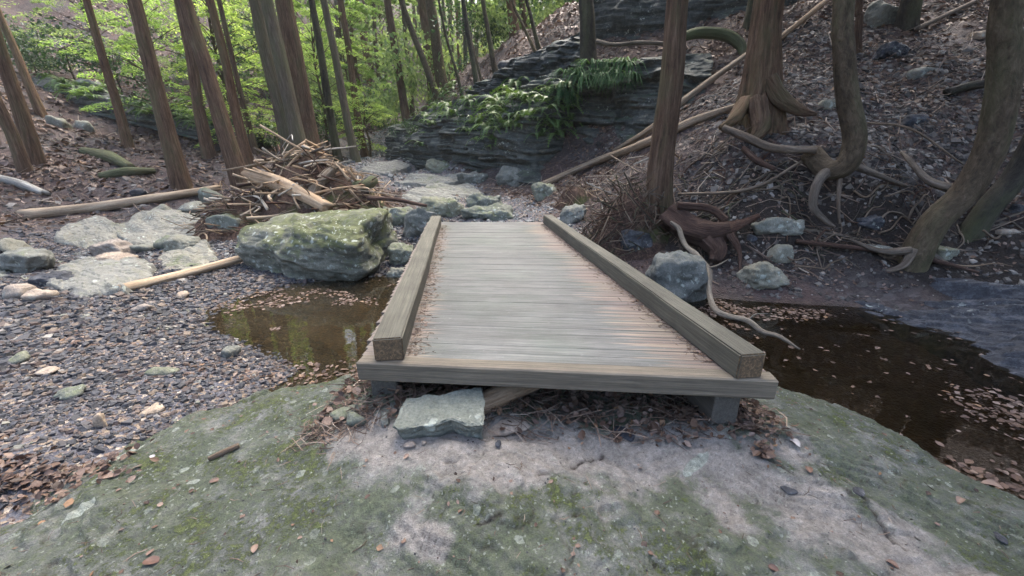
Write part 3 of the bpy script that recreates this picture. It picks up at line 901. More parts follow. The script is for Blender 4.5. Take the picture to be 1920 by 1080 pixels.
left = [  # stones of the left bank, from far to near
    ('small lichened stone on the near edge of the broad pale rock', (252, 452, 296, 474), 'stone', 3, .9, None),
    ('small tan block in front of the pale slab', (176, 448, 250, 484), 'stone_tan', 12, .7, None),
    ('tan flat-topped stone near the middle of the left stones', (166, 473, 254, 506), 'stone_tan', 13, .7, None),
    ('dark wedge of slate leaning beside the long flat rock', (60, 508, 150, 540), 'stone_dark', 22, .6, None),
    ('brown-faced rock at the left edge under the bank', (0, 462, 100, 514), 'stone', 23, .8, (.1, .2, 1)),
    ('pale lichened rock at the far left edge', (0, 448, 60, 480), 'stone', 24, .8, None),
    ('greenish stone just right of the brown puddle', (290, 440, 340, 468), 'stone_moss', 25, .8, None),
    ('grey-green stone beside the foot of the debris heap', (318, 443, 384, 478), 'stone', 27, .8, None),
    ('round brown cobble at the edge of the gravel', (8, 528, 62, 562), 'stone_tan', 28, .8, None),
    ('yellowish cobble beside the brown cobble', (46, 540, 96, 568), 'stone_tan', 29, .8, None),
    ('pale grey cobble alone by the pool edge', (416, 645, 450, 672), 'stone', 30, .8, None),
    ('grey boulder half hidden by the debris heap', (396, 398, 470, 440), 'stone_moss', 31, .8, (.3, .2, 1)),
    ('small mossy stone behind the right end of the long log', (372, 356, 412, 380), 'stone_moss', 32, .8, None),
    ('bluish stone behind the long log', (244, 354, 272, 374), 'stone_dark', 33, .8, None),
    ('flat grey stone above the pale slab', (282, 382, 332, 410), 'stone', 34, .8, None),
    ('pale flat stone beyond the long log', (330, 378, 384, 402), 'stone', 35, .8, None),
    ('green-tinged flat pebble in the gravel', (108, 728, 164, 750), 'stone_moss', 36, .6, None),
    ('rusty orange cobble close to the rock ledge', (268, 762, 312, 780), 'stone_tan', 37, .7, None),
    ('pale cream cobble close to the rock ledge', (176, 782, 206, 808), 'stone_tan', 38, .8, None),
    ('dark green cobble in the middle of the gravel', (284, 688, 330, 708), 'stone_moss', 39, .7, None),
    ('tan cobble near the left frame edge of the gravel', (74, 690, 116, 706), 'stone_tan', 40, .7, None),
    ('flat green stone low in the gravel at the left', (14, 662, 64, 684), 'stone_moss', 41, .7, None),
    ('orange-brown cobble behind the lone pale grey cobble', (250, 568, 286, 586), 'stone_tan', 42, .8, None),
    ('small orange cobble by the leafy pool margin', (332, 548, 352, 562), 'stone_tan', 43, .8, None),
]
for lab, box, m, sd, dr, sta in left:
    big = (box[2] - box[0]) > 60
    rock_px('rock' if big else 'cobble', lab, box, MAT[m], sd, dr, 5 if big else 3, 0.25, cat='rock' if big else 'cobble',
            planes=13, hard=22 if big else 9, rough=0.11, strata=(sta or (.2, .1, 1), 4.0, 0.045), boxy=0.15 if big else 0.0, rz=sd * .9 if not big else 0.0)
mid = [
    ('angular grey slab stone leaning on the left kerb beam', (752, 392, 822, 446), 'stone', 51, .5),
    ('mossy rock behind the left end of the bridge', (700, 384, 792, 424), 'stone_moss', 52, .8),
    ('broad mossy stone slab at the far end of the bridge', (792, 368, 872, 408), 'stone_moss', 53, .7),
    ('flat mossy boulder right of the far bridge end slab', (862, 382, 966, 414), 'stone_moss', 54, .6),
    ('grey-green boulder behind the flat mossy boulder', (874, 364, 944, 392), 'stone_moss', 55, .6),
    ('small mossy stones under the left deck edge', (732, 458, 776, 500), 'stone_moss', 58, .8),
    ('grey stone in the gap between boulder and bridge', (728, 500, 764, 526), 'stone', 59, .8),
    ('mossy round stone under the moss tuft by the right bank', (996, 340, 1046, 372), 'stone_moss', 60, .8),
    ('whitish lichened stone beside the far right kerb end', (1050, 382, 1100, 418), 'stone', 61, .8),
    ('rounded rock low in front of the slate cliff', (860, 322, 920, 346), 'stone', 62, .8),
    ('grey rock at the foot of the slate cliff', (930, 312, 1000, 350), 'stone', 63, .7),
    ('stone at the cliff foot nearest the stake', (800, 302, 850, 326), 'stone_moss', 64, .8),
]
for lab, box, m, sd, dr in mid:
    rock_px('rock', lab, box, MAT[m], sd, dr, 5, 0.2, planes=14, hard=20, rough=0.13, boxy=0.1, strata=((.2 * math.sin(sd), .2, 1), 4.0, 0.05))
right = [
    ('large angular grey-green boulder beside the right kerb beam', (1194, 464, 1322, 572), 'stone', 71, .6, level(1265, 575, -.66)),
    ('rounded boulder with ochre foot at the pool edge', (1388, 484, 1458, 548), 'stone', 72, .9, None),
    ('dark boulder in the shade behind the brushwood heap', (1160, 432, 1216, 484), 'stone_dark', 73, .8, None),
    ('flat overhanging slab stone under the bank roots', (1406, 408, 1506, 450), 'stone', 74, .7, None),
    ('angular tan-grey stone behind the rounded boulder', (1436, 456, 1484, 498), 'stone', 75, .8, None),
    ('pale flat stone under the curved grey tree', (1608, 456, 1672, 476), 'stone', 76, .7, None),
    ('stone at the foot of the leaning olive tree', (1736, 462, 1792, 490), 'stone_moss', 77, .8, None),
    ('slate block at the right frame edge above the dark slab', (1876, 578, 1920, 614), 'stone', 78, .8, None),
    ('dark slate block lying on the wet slab', (1880, 628, 1930, 690), 'stone_dark', 79, .9, None),
    ('white stone on the dark bank at the right edge', (1862, 430, 1908, 446), 'stone_tan', 80, .7, None),
    ('bluish stone on the bank at the right edge', (1890, 384, 1925, 406), 'stone_dark', 81, .7, None),
    ('slate stone on the bank below the curved tree', (1596, 402, 1660, 434), 'stone_dark', 82, .7, None),
    ('pale outcrop high on the right slope', (1612, 20, 1690, 52), 'stone', 83, .8, None),
    ('whitish flat stone high at the right edge', (1820, 62, 1856, 76), 'stone_tan', 84, .7, None),
    ('grey cobble beside the red root', (1398, 442, 1420, 458), 'stone_dark', 85, .8, None),
    ('blue-grey cobble between the red roots', (1290, 398, 1308, 412), 'stone_dark', 86, .8, None),
    ('flat stone on the talus right of the big cedar', (1530, 190, 1580, 210), 'stone', 87, .7, None),
    ('slate slab on the talus by the curved tree', (1640, 86, 1700, 110), 'stone_dark', 88, .7, None),
    ('grey flat stone on the talus between the two right trees', (1700, 130, 1750, 150), 'stone', 89, .7, None),
    ('dark flat stone low on the talus', (1690, 218, 1740, 240), 'stone_dark', 90, .7, None),
]
for lab, box, m, sd, dr, bs in right:
    big = (box[2] - box[0]) > 50
    rock_px('boulder' if sd in (71, 72) else 'rock' if big else 'cobble', lab, box, MAT[m], sd, dr, 5 if big else 3, 0.12, cat='boulder' if sd in (71, 72) else 'rock', base=bs,
            planes=14, hard=22, rough=0.11, boxy=0.2, strata=((.3 * math.sin(sd), .2, 1), 4.5, 0.04))
for lab, (px, py), sz, m, sd in [('small white pebble below the step stone', (767, 838), (.05, .035, .03), 'stone_tan', 91), ('tiny white pebble at the step stone corner', (795, 832), (.022, .02, .02), 'stone_tan', 92),
                             ('blue-black pebble on the worn rock', (935, 833), (.04, .03, .025), 'stone_dark', 93), ('flat blue slate chip right of the worn path', (1478, 921), (.06, .04, .014), 'stone_dark', 94),
                             ('blue slate chip lying farther right on the worn rock', (1608, 922), (.06, .04, .012), 'stone_dark', 95), ('flat grey slate piece under the front board', (1168, 812), (.12, .09, .025), 'stone_dark', 96),
                             ('ochre stone wedged left of the step stone', (667, 795), (.11, .08, .07), 'stone_moss', 97), ('brown stone behind the ochre one', (650, 776), (.16, .09, .06), 'stone_moss', 98),
                             ('grey chip between ochre stone and step stone', (722, 790), (.08, .05, .05), 'stone', 99), ('pale chip on the lower left rock', (1880 - 1760, 0 + 905), (.05, .03, .02), 'stone_tan', 100),
                             ('pale slab chip at the worn rock edge', (952, 800), (.26, .15, .03), 'stone_tan', 101), ('slate chip at the lower right of the ledge', (1874, 1008), (.05, .04, .012), 'stone_dark', 102)]:
    g = bed_at(px, py)
    obj('pebble' if sz[0] < .1 else 'stone', rock_mesh('pebble', sz, MAT[m], sd, 3, planes=8, hard=8), None, (g.x, g.y, g.z + sz[2] * .3), lab, 'stone', rot=(0, 0, sd))

# ---- dark wet slab sloping into the right pool
def slab(name, label, pts_px, mat, seed, step=.026):
    P = [q if isinstance(q, Vector) else level(*q) for q in pts_px]
    n = 200
    poly = [(p.x, p.y) for p in P]
    S_ = Surface([(p.x, p.y, p.z) for p in P], 0.01)
    x0, x1 = min(p.x for p in P) - .15, max(p.x for p in P) + .15
    y0, y1 = min(p.y for p in P) - .15, max(p.y for p in P) + .15
    X, Y = np.meshgrid(np.linspace(x0, x1, n * 2), np.linspace(y0, y1, n))
    x, y = X.ravel(), Y.ravel()
    sd = poly_sd(x, y, poly) + .05 * fbm2(x, y, 3, 4, seed)
    u = x * .5 + y * .86
    q = (fbm2(x * .35, u, 2.6, 4, seed + 1)) * 3
    q = q * 1.6
    z = S_(x, y) + step * fbm2(x, u * 2, 2.0, 5, seed + 2, .55) + step * (np.floor(q) + sstep(.85, 1, q - np.floor(q))) - .04 * sstep(-.1, .02, sd) - np.clip(sd, 0, 1) * 3
    me = mesh_np(name, np.stack([x, y, z], 1), [grid_faces(n * 2, n)], mat)
    return obj(name, me, None, None, label, 'rock', kind='thing')


slab('rock_slab', 'dark blue-black wet slate slab sloping into the right pool', [(1515, 540, -.60), (1640, 520, -.50), (1800, 530, -.44), (1990, 560, -.40), (2100, 640, -.42), (2060, 775, -.70), (1990, 745, -.69), (1905, 712, -.68), (1820, 668, -.68), (1690, 618, -.67), (1570, 572, -.66)], MAT['stone_dark'], 41, .03)


def slab_px(label, pts, up, mat, seed, step=.016):
    P = []
    for a, b, u_ in pts:
        P.append(ground_at(a, b) + Vector((0, 0, up * u_)))
    return slab('rock_slab', label, P, MAT[mat], seed, step)


slab_px('broad pale flat rock between the long fallen log and the tan blocks', [(215, 440, .7), (262, 412, 1), (330, 402, 1), (372, 412, 1), (384, 440, .7), (330, 462, .5), (250, 470, .5)], .16, 'stone_pale', 201)
slab_px('pale flat rock left of the broad pale one', [(100, 455, .6), (130, 428, 1), (190, 418, 1), (225, 430, 1), (222, 456, .6), (160, 468, .5)], .15, 'stone_pale', 202)
slab_px('long blue-grey flat rock nearest the gravel', [(84, 540, .6), (140, 508, 1), (215, 498, 1), (282, 508, 1), (286, 526, .7), (230, 552, .5), (150, 560, .4)], .17, 'stone_pale', 203)
slab_px('pale flat rock in front of the debris mound', [(296, 486, .6), (330, 466, 1), (384, 464, 1), (408, 480, .8), (390, 504, .5), (320, 510, .4)], .12, 'stone_pale', 204)
slab_px('low pale ledge crossing the dry stream just past the bridge', [(752, 372, .8), (800, 356, 1), (880, 352, 1), (905, 364, .8), (850, 378, .6), (780, 384, .5)], .12, 'stone_pale', 205)
slab_px('pale stepped ledge farther up the dry stream', [(742, 346, .8), (770, 334, 1), (850, 332, 1), (880, 342, .8), (820, 352, .5)], .14, 'stone_pale', 206)
slab_px('far pale ledge where the dry stream bends away', [(672, 322, .8), (700, 310, 1), (745, 308, 1), (770, 318, .8), (730, 330, .5)], .15, 'stone_pale', 207)
slab_px('flat grey rock at the far left edge behind the gravel', [(-20, 520, .6), (0, 500, 1), (60, 494, 1), (96, 506, .8), (60, 526, .5)], .12, 'stone', 208)

# ================================================================ STEMS, LOGS, ROOTS
def spline(pts, rad, n):
    P = np.array([tuple(p) for p in pts], float)
    r = np.array(rad, float)
    if len(P) == 2:
        t = np.linspace(0, 1, n)
        return P[0] + (P[1] - P[0]) * t[:, None], r[0] + (r[1] - r[0]) * t
    Q = np.concatenate([[2 * P[0] - P[1]], P, [2 * P[-1] - P[-2]]])
    rr = np.concatenate([[r[0]], r, [r[-1]]])
    t = np.linspace(0, len(P) - 1 - 1e-9, n)
    i = t.astype(int); f = (t - i)[:, None]
    p0, p1, p2, p3 = Q[i], Q[i + 1], Q[i + 2], Q[i + 3]
    out = 0.5 * ((2 * p1) + (-p0 + p2) * f + (2 * p0 - 5 * p1 + 4 * p2 - p3) * f ** 2 + (-p0 + 3 * p1 - 3 * p2 + p3) * f ** 3)
    f = f[:, 0]
    return out, rr[i + 1] * (1 - f) + rr[i + 2] * f


def tube_arrays(pts, rad, n=24, seg=12, seed=0, rough=0.06, ridges=0.0, flare=0.0, flareh=0.4, lobes=5, splinter=0.0):
    C, r = spline(pts, rad, n)
    T = np.gradient(C, axis=0)
    T /= np.linalg.norm(T, axis=1)[:, None] + 1e-9
    u = np.cross(T[0], [0.31, 0.95, 0.05]); u /= np.linalg.norm(u)
    U = np.empty_like(C)
    for i in range(n):
        u = u - T[i] * np.dot(u, T[i]); u /= np.linalg.norm(u); U[i] = u
    Wv = np.cross(T, U)
    L = np.concatenate([[0], np.cumsum(np.linalg.norm(np.diff(C, axis=0), axis=1))])
    ang = np.linspace(0, 2 * math.pi, seg, endpoint=False)
    A, Ls = np.meshgrid(ang, L)
    rr = np.repeat(r[:, None], seg, 1)
    off = np.random.default_rng(seed).uniform(0, 50)
    m = float(np.mean(r))
    q = np.stack([(np.cos(A) * 1.3 + off).ravel(), (np.sin(A) * 1.3).ravel(), (Ls * 0.35 / max(m, .01) ** .5).ravel()], 1)
    k = 1 + rough * fbm(q * 1.2, 3, seed).reshape(A.shape)
    if ridges:
        k = k + ridges * vnoise(np.stack([(np.cos(A) * 3.5 + off).ravel(), (np.sin(A) * 3.5).ravel(), (Ls * 0.4).ravel()], 1), seed + 2).reshape(A.shape)
    if flare:
        ph = np.random.default_rng(seed + 9).uniform(0, 6.28)
        fl = np.exp(-Ls / flareh)
        k = k + flare * fl * (0.55 + 0.6 * np.clip(np.cos(lobes * A + ph + 0.6 * np.sin(A * 2)), -0.4, 1))
    V = C[:, None, :] + (rr * k)[:, :, None] * (np.cos(A)[:, :, None] * U[:, None, :] + np.sin(A)[:, :, None] * Wv[:, None, :])
    if splinter:
        rs = np.random.default_rng(seed + 4)
        V[0] += -T[0] * (rs.uniform(0, splinter, seg))[:, None]
        V[-1] += T[-1] * (rs.uniform(0, splinter, seg))[:, None]
    V = V.reshape(-1, 3)
    tc = np.stack([(np.cos(A) * np.maximum(rr, .02) + off).ravel(), (np.sin(A) * np.maximum(rr, .02)).ravel(), (Ls + off).ravel()], 1)
    i = np.arange(n - 1)[:, None]; j = np.arange(seg)[None, :]
    a = i * seg + j; b = i * seg + (j + 1) % seg
    F = np.stack([a, b, b + seg, a + seg], 2).reshape(-1, 4)
    c0, c1 = len(V), len(V) + 1
    V = np.concatenate([V, [C[0] - T[0] * 0.1 * r[0], C[-1] + T[-1] * 0.1 * r[-1]]])
    tc = np.concatenate([tc, [[off, 0, off], [off, 0, off + L[-1]]]])
    j = np.arange(seg); e = (n - 1) * seg
    caps = np.concatenate([np.stack([np.full(seg, c0), (j + 1) % seg, j], 1), np.stack([np.full(seg, c1), e + j, e + (j + 1) % seg], 1)])
    return V, F, caps, tc


def stem(name, pts, rad, mat, origin=None, smooth=True, **kw):
    V, F, caps, tc = tube_arrays(pts, rad, **kw)
    if origin is not None:
        V = V - np.array(tuple(origin))
    return mesh_np(name, V, [F, caps], mat, smooth, {'tc': tc})


def log(name, label, pts, rad, mat, cat='log', parent=None, group=None, **kw):
    o = Vector(tuple(pts[0]))
    base = Vector((0, 0, 0)) if parent is None else Vector(parent.location)
    me = stem(name, pts, rad, mat, origin=o, **kw)
    return obj(name, me, parent, o - base, label, cat, group)


def g_up(px, py, up=0.0):
    p = ground_at(px, py)
    return p + Vector((0, 0, up))


log('fallen_log', 'long slender pale brown log lying across the left bank', [g_up(62, 410, .10), g_up(180, 395, .08), g_up(290, 380, .10), g_up(400, 362, .10)], [.12, .115, .10, .08], MAT['tan'], n=40, seg=14, splinter=.25, rough=.08, seed=3)
log('fallen_log', 'short stripped pale log with its end at the big boulder', [g_up(228, 550, .05), g_up(340, 524, .06), g_up(462, 494, .10)], [.06, .06, .055], MAT['tan'], n=30, seg=12, splinter=.06, rough=.06, seed=4)
log('fallen_log', 'split grey board-like log at the far left edge of the bank', [g_up(-10, 338, .06), g_up(40, 350, .06), g_up(82, 366, .06)], [.12, .12, .08], MAT['pale'], n=16, seg=8, splinter=.2, seed=5)
log('fallen_log', 'mossy low log on the leaf litter between the left cedars', [g_up(160, 288, .06), g_up(205, 300, .08), g_up(248, 318, .06)], [.14, .2, .1], MAT['mosslog'], n=20, seg=10, seed=6)
log('fallen_log', 'dark mossy log in front of the leaning left cedar', [g_up(190, 335, .06), g_up(240, 328, .08), g_up(290, 325, .06)], [.1, .13, .08], MAT['mosslog'], n=20, seg=10, seed=7)
log('fallen_log', 'thin log lying on the slope behind the left cedars', [g_up(190, 188, .1), g_up(250, 210, .1), g_up(310, 236, .1)], [.1, .1, .08], MAT['drift'], n=16, seg=8, seed=8)
log('fallen_log', 'long trunk slanting down the right slope to the cliff foot', [g_up(1018, 352, .08), g_up(1110, 316, .13), g_up(1200, 286, .14), g_up(1300, 243, .14), g_up(1385, 212, .12)], [.075, .09, .09, .08, .06], MAT['drift'], n=50, seg=10, splinter=.1, seed=9)
log('fallen_log', 'second brown trunk slanting above the long one', [g_up(1150, 292, .1), g_up(1220, 258, .18), g_up(1290, 200, .2), g_up(1400, 118, .2)], [.05, .07, .07, .05], MAT['drift'], n=40, seg=10, seed=10)
log('fallen_log', 'tan pole running up the slope behind the big cedar', [g_up(1455, 88, .12), g_up(1510, 45, .14), g_up(1570, -5, .14)], [.06, .06, .05], MAT['drift'], n=24, seg=8, seed=11)
log('fallen_log', 'thin dark pole high on the right talus', [g_up(1715, 66, .1), g_up(1790, 30, .1), g_up(1870, -8, .1)], [.045, .045, .03], MAT['root'], n=24, seg=8, seed=12)
log('fallen_log', 'broken dark log beside the rightmost leaning tree', [g_up(1775, 184, .08), g_up(1815, 176, .1), g_up(1850, 166, .08)], [.06, .07, .06], MAT['bark_dark'], n=14, seg=8, splinter=.08, seed=13)
log('fallen_log', 'mossy arched root trunk on the ledge above the cliff', [at(1275, 72, 11.4), at(1310, 62, 11.3), at(1360, 66, 11.2), at(1388, 84, 11.0), at(1394, 108, 10.8)], [.1, .13, .14, .12, .08], MAT['mosslog'], n=30, seg=10, seed=14)
log('fallen_log', 'rotten split log under the front board of the bridge', [bed_at(880, 800) + Vector((0, .1, .03)), bed_at(950, 775) + Vector((0, .12, .05)), bed_at(1020, 760) + Vector((0, .2, .05))], [.05, .06, .045], MAT['drift'], n=20, seg=9, splinter=.06, rough=.2, ridges=.2, seed=15)
log('stick', 'short brown stick on the mossy ledge', [bed_at(392, 864) + Vector((0, 0, .012)), bed_at(420, 852) + Vector((0, 0, .016)), bed_at(449, 838) + Vector((0, 0, .014))], [.012, .015, .013], MAT['root'], cat='stick', n=14, seg=8, rough=.15, seed=16)
bb = log('fallen_branch', 'bleached bent branch hanging from the right bank into the pool', [at(1258, 416, 5.7), at(1272, 428, 5.55), at(1284, 458, 5.3), at(1306, 478, 5.0), at(1326, 503, 4.75), at(1330, 520, 4.6), at(1330, 552, 4.35), at(1342, 580, 4.0), at(1362, 592, 3.85), at(1402, 602, 3.65), at(1430, 622, 3.45), at(1462, 632, 3.3), at(1500, 655, 3.12)], [.022, .028, .026, .031, .034, .03, .031, .028, .026, .024, .02, .017, .008], MAT['greywood'], cat='branch', n=90, seg=10, rough=.4, ridges=.25, seed=17)
for a_, b_, c_, r_ in (((1326, 503, 4.75), (1345, 498, 4.7), (1366, 486, 4.75), .013), ((1306, 478, 5.0), (1300, 500, 4.85), (1310, 522, 4.7), .012), ((1402, 602, 3.65), (1416, 590, 3.7), (1440, 588, 3.7), .009)):
    o_ = Vector(bb.location)
    obj('side_twig', stem('side_twig', [at(*a_), at(*b_), at(*c_)], [r_, r_ * .8, r_ * .4], MAT['greywood'], origin=o_, n=10, seg=6, rough=.3), bb)
log('fallen_branch', 'thin bare branch across the bank behind the red root', [g_up(1270, 376, .1), g_up(1400, 372, .12), g_up(1500, 330, .2)], [.02, .025, .02], MAT['root'], cat='branch', n=30, seg=7, seed=18)
log('fallen_branch', 'long reddish root pole lying low along the right pool bank', [g_up(1490, 462, .06), g_up(1600, 478, .08), g_up(1720, 500, .1), g_up(1830, 524, .08)], [.028, .03, .03, .016], MAT['bark_red'], cat='branch', n=40, seg=8, rough=.15, seed=19)
log('fallen_branch', 'pale forked root on the ledge above the slate cliff', [at(1118, 78, 12.4), at(1150, 84, 12.2), at(1200, 80, 11.9), at(1250, 82, 11.7)], [.07, .05, .05, .05], MAT['root'], cat='branch', n=26, seg=8, seed=20)
log('fallen_branch', 'grey bent root lying at the foot of the big cedar', [at(1355, 240, 6.5), at(1400, 258, 6.3), at(1450, 278, 6.1), at(1530, 282, 5.9)], [.05, .06, .06, .05], MAT['root'], cat='branch', n=30, seg=9, seed=21)
log('fallen_branch', 'thin dead stick over the bank right of the curved tree', [g_up(1620, 250, .15), g_up(1700, 270, .2), g_up(1800, 330, .15)], [.014, .016, .01], MAT['root'], cat='branch', n=20, seg=6, seed=22)

# ================================================================ HEAPS OF FLOOD DEBRIS
def heap(name, label, ctr, rx, ry, hh, n, lens, rads, mats, seed, cat='heap', zdir=0.25, mound=True):
    rs = random.Random(seed)
    root = thing(name, label, cat, ctr)
    if mound:
        nn = 60
        X, Y = np.meshgrid(np.linspace(-1.2, 1.2, nn), np.linspace(-1.2, 1.2, nn))
        x, y = X.ravel(), Y.ravel()
        rr = np.hypot(x, y) + .12 * fbm2(x, y, 2.0, 2, seed)
        z = ground_z(ctr[0] + x * rx, ctr[1] + y * ry) - ctr[2] + hh * (1.08 * np.exp(-1.7 * rr * rr)) - .04 - .1 * sstep(.8, 1.2, np.hypot(x, y)) + .05 * hh * fbm2(x, y, 6, 3, seed + 1)
        me = mesh_np('litter_mound', np.stack([x * rx, y * ry, z], 1), [grid_faces(nn, nn)], MAT['mound'])
        obj('litter_mound', me, root)
    for i in range(n):
        a = rs.uniform(0, 6.283); q = math.sqrt(rs.random())
        x, y = q * math.cos(a), q * math.sin(a)
        base = Vector((x * rx, y * ry, gz(ctr[0] + x * rx, ctr[1] + y * ry) - ctr[2] + hh * 1.08 * math.exp(-1.7 * q * q) * rs.uniform(.9, 1.18) + .01))
        L = rs.uniform(*lens) * (1.6 if rs.random() < .12 else 1)
        th = rs.gauss(0, .9) + (0 if rs.random() < .6 else 1.57)
        dv = Vector((math.cos(th), math.sin(th), rs.gauss(0, zdir))).normalized()
        bend = Vector((rs.gauss(0, .12), rs.gauss(0, .12), rs.gauss(0, .08))) * L
        r0 = rs.uniform(*rads)
        pts = [base - dv * L / 2, base + bend, base + dv * L / 2]
        me = stem('stick', pts, [r0, r0 * .85, r0 * .4], MAT[rs.choice(mats)], origin=base, n=9, seg=6, rough=.15, seed=seed * 100 + i)
        obj('stick', me, root, base)
    return root


k = Mat('litter_mound')
nn_ = k.noise(k.map(k.objco(), (1, 1, 1)), 24.0, 5, 0.75)
nm_ = k.noise(k.objco(), 2.0, 3)
cc = k.ramp(nn_, [(0.3, (0.02, 0.013, 0.01)), (0.5, (0.065, 0.04, 0.03)), (0.65, (0.14, 0.09, 0.065)), (0.8, (0.22, 0.17, 0.12))])
cc = k.mix(k.ramp(nm_, [(0.55, 0.0), (0.65, 0.7)]), cc, (0.07, 0.09, 0.03))
MAT['mound'] = k.set(cc, 0.9, k.bump(nn_, 1.0, 0.04), 0.2)

gc = ground_at(560, 400)
c0 = Vector((at(578, 345, 8.6).x, 8.6, gz(at(578, 345, 8.6).x, 8.6) - .05))
heap('debris_heap', 'heap of flood-piled driftwood sticks and litter behind the big boulder', c0, 1.6, 1.0, .98, 300, (.35, 1.2), (.009, .032), ['drift', 'tan', 'root', 'bark_red', 'drift', 'pale', 'tan'], 5, zdir=.45)
c1 = Vector((*at(450, 400, 8.2)[:2], 0)); c1.z = gz(c1.x, c1.y) - .1
heap('debris_heap', 'low mound of dark litter and twigs sloping off left of the big boulder', c1, 1.0, .9, .48, 150, (.25, .8), (.006, .016), ['bark_red', 'root', 'bark_dark', 'drift'], 6)
log('driftwood_log', 'broad split driftwood log lying on the debris heap', [at(472, 330, 8.3), at(530, 348, 8.1), at(612, 388, 7.7)], [.10, .14, .11], MAT['tan'], n=30, seg=12, splinter=.2, ridges=.25, rough=.2, seed=31)
log('driftwood_log', 'upright twisted driftwood stump on the debris heap', [at(580, 392, 7.9), at(592, 355, 8.1), at(612, 330, 8.3), at(632, 312, 8.5)], [.13, .11, .10, .07], MAT['drift'], n=30, seg=12, splinter=.15, ridges=.3, rough=.2, seed=32)
log('driftwood_log', 'straight brown branch lying over the right of the debris heap', [at(690, 372, 7.9), at(740, 374, 7.8), at(800, 386, 7.7)], [.04, .04, .03], MAT['bark_red'], n=20, seg=8, seed=33)
log('driftwood_log', 'greenish broken log at the right shoulder of the heap', [at(660, 352, 8.6), at(685, 348, 8.6), at(700, 338, 8.8)], [.12, .13, .11], MAT['mosslog'], n=16, seg=10, splinter=.05, seed=34)
log('driftwood_log', 'thin pale branch rising from the debris heap', [at(500, 356, 8.2), at(545, 340, 8.3), at(600, 316, 8.6), at(660, 300, 9.0)], [.022, .02, .016, .008], MAT['pale'], n=24, seg=7, seed=35)
log('driftwood_log', 'curved grey branch at the left of the debris heap', [at(505, 372, 8.0), at(530, 348, 8.1), at(556, 336, 8.3)], [.03, .025, .015], MAT['pale'], n=20, seg=7, seed=36)

cb = Vector((*at(1175, 440, 6.3)[:2], 0)); cb.z = gz(cb.x, cb.y) - .05
heap('brushwood_heap', 'tangle of dark dead twigs heaped against the near right cedar', cb, .62, .5, .75, 190, (.3, .8), (.004, .012), ['bark_red', 'root', 'bark_dark', 'root'], 8, zdir=1.0)
cb = Vector((*at(1075, 372, 8.4)[:2], 0)); cb.z = gz(cb.x, cb.y) - .05
heap('brushwood_heap', 'small clump of brown dead twigs beside the far right kerb end', cb, .4, .35, .3, 60, (.2, .55), (.004, .01), ['bark_red', 'root', 'drift'], 9, zdir=.9)
cb = Vector((*at(1185, 330, 7.6)[:2], 0)); cb.z = gz(cb.x, cb.y) - .05
heap('brushwood_heap', 'pale dead branches scattered on the slope left of the near right cedar', cb, .8, .6, .2, 40, (.4, 1.1), (.006, .016), ['root', 'pale', 'drift'], 10, zdir=.4, mound=False)

# ================================================================ SLATE CLIFF ON THE RIGHT OF THE DRY STREAM
def cliff(name, label, base_px, top_px, mat, seed, nu=260, nv=120, bulge=0.35, amp=0.2, dip=0.10, freq=7.0, caves=()):
    B = np.array([tuple(at(*p)) for p in base_px]); T = np.array([tuple(at(*p)) for p in top_px])
    u = np.linspace(0, 1, nu)
    def rs(P):
        L = np.concatenate([[0], np.cumsum(np.linalg.norm(np.diff(P, axis=0), axis=1))]); L /= L[-1]
        return np.stack([np.interp(u, L, P[:, k]) for k in range(3)], 1)
    B = rs(B); T = rs(T)
    v = np.linspace(-0.12, 1.22, nv)
    P = B[None] + (T - B)[None] * np.clip(v, -0.12, 1.0)[:, None, None]
    P[:, :, 1] += np.clip(v - 1, 0, 1)[:, None] * 6.0           # flat shoulder behind the lip
    P[:, :, 2] -= np.clip(v - 1, 0, 1)[:, None] * 5.0
    vv = np.clip(v, 0, 1)[:, None]
    along_ = np.gradient(B, axis=0); along_[:, 2] = 0
    nrm = np.stack([along_[:, 1], -along_[:, 0], 0 * along_[:, 0]], 1)
    nrm /= np.linalg.norm(nrm, axis=1)[:, None]
    if nrm[:, 1].mean() > 0: nrm = -nrm
    P = P + nrm[None] * (bulge * np.sin(vv * math.pi * 0.95))[:, :, None]
    Q = P.reshape(-1, 3)
    s = Q[:, 2] + dip * Q[:, 0] + 0.09 * fbm(Q * 0.6, 3, seed)
    big = fbm(Q * np.array([.55, .55, .45]), 4, seed + 1)
    lay = vnoise(np.stack([s * freq, Q[:, 0] * .6, Q[:, 1] * .6], 1), seed + 2) + .7 * vnoise(np.stack([s * freq * 2.4, Q[:, 0] * 1.3, Q[:, 1] * 1.3], 1), seed + 3) + .4 * vnoise(np.stack([s * freq * 5, Q[:, 0] * 2.5, Q[:, 1] * 2.5], 1), seed + 4)
    blk = vnoise(np.stack([np.floor(s * freq * .7 + .5 * big) * 3.3, np.floor(Q[:, 0] * 2.3 + 1.5 * big), Q[:, 1] * 0], 1) + .5, seed + 6) + .6 * fbm(Q * 3.0, 3, seed + 7)
    jt = vnoise(np.stack([np.floor(Q[:, 0] * 1.1 + .8 * big + .4 * Q[:, 2]), np.floor(Q[:, 2] * .8 + big), 0 * s], 1) + .5, seed + 9)
    d = amp * (1.3 * big + .34 * lay + .55 * blk + .75 * jt)
    for (cx, cy, cd_, cr, cdp) in caves:
        c = np.array(tuple(at(cx, cy, cd_)))
        rr = np.linalg.norm((Q - c) * np.array([1, .6, .75]), axis=1)
        d = d - cdp * sstep(cr, cr * .55, rr)
    Q = Q + np.repeat(nrm[None], nv, 0).reshape(-1, 3) * d[:, None]
    o = B[nu // 2]
    me = mesh_np(name, Q - o, [grid_faces(nu, nv)], mat)
    return obj(name, me, None, o, label, 'cliff')


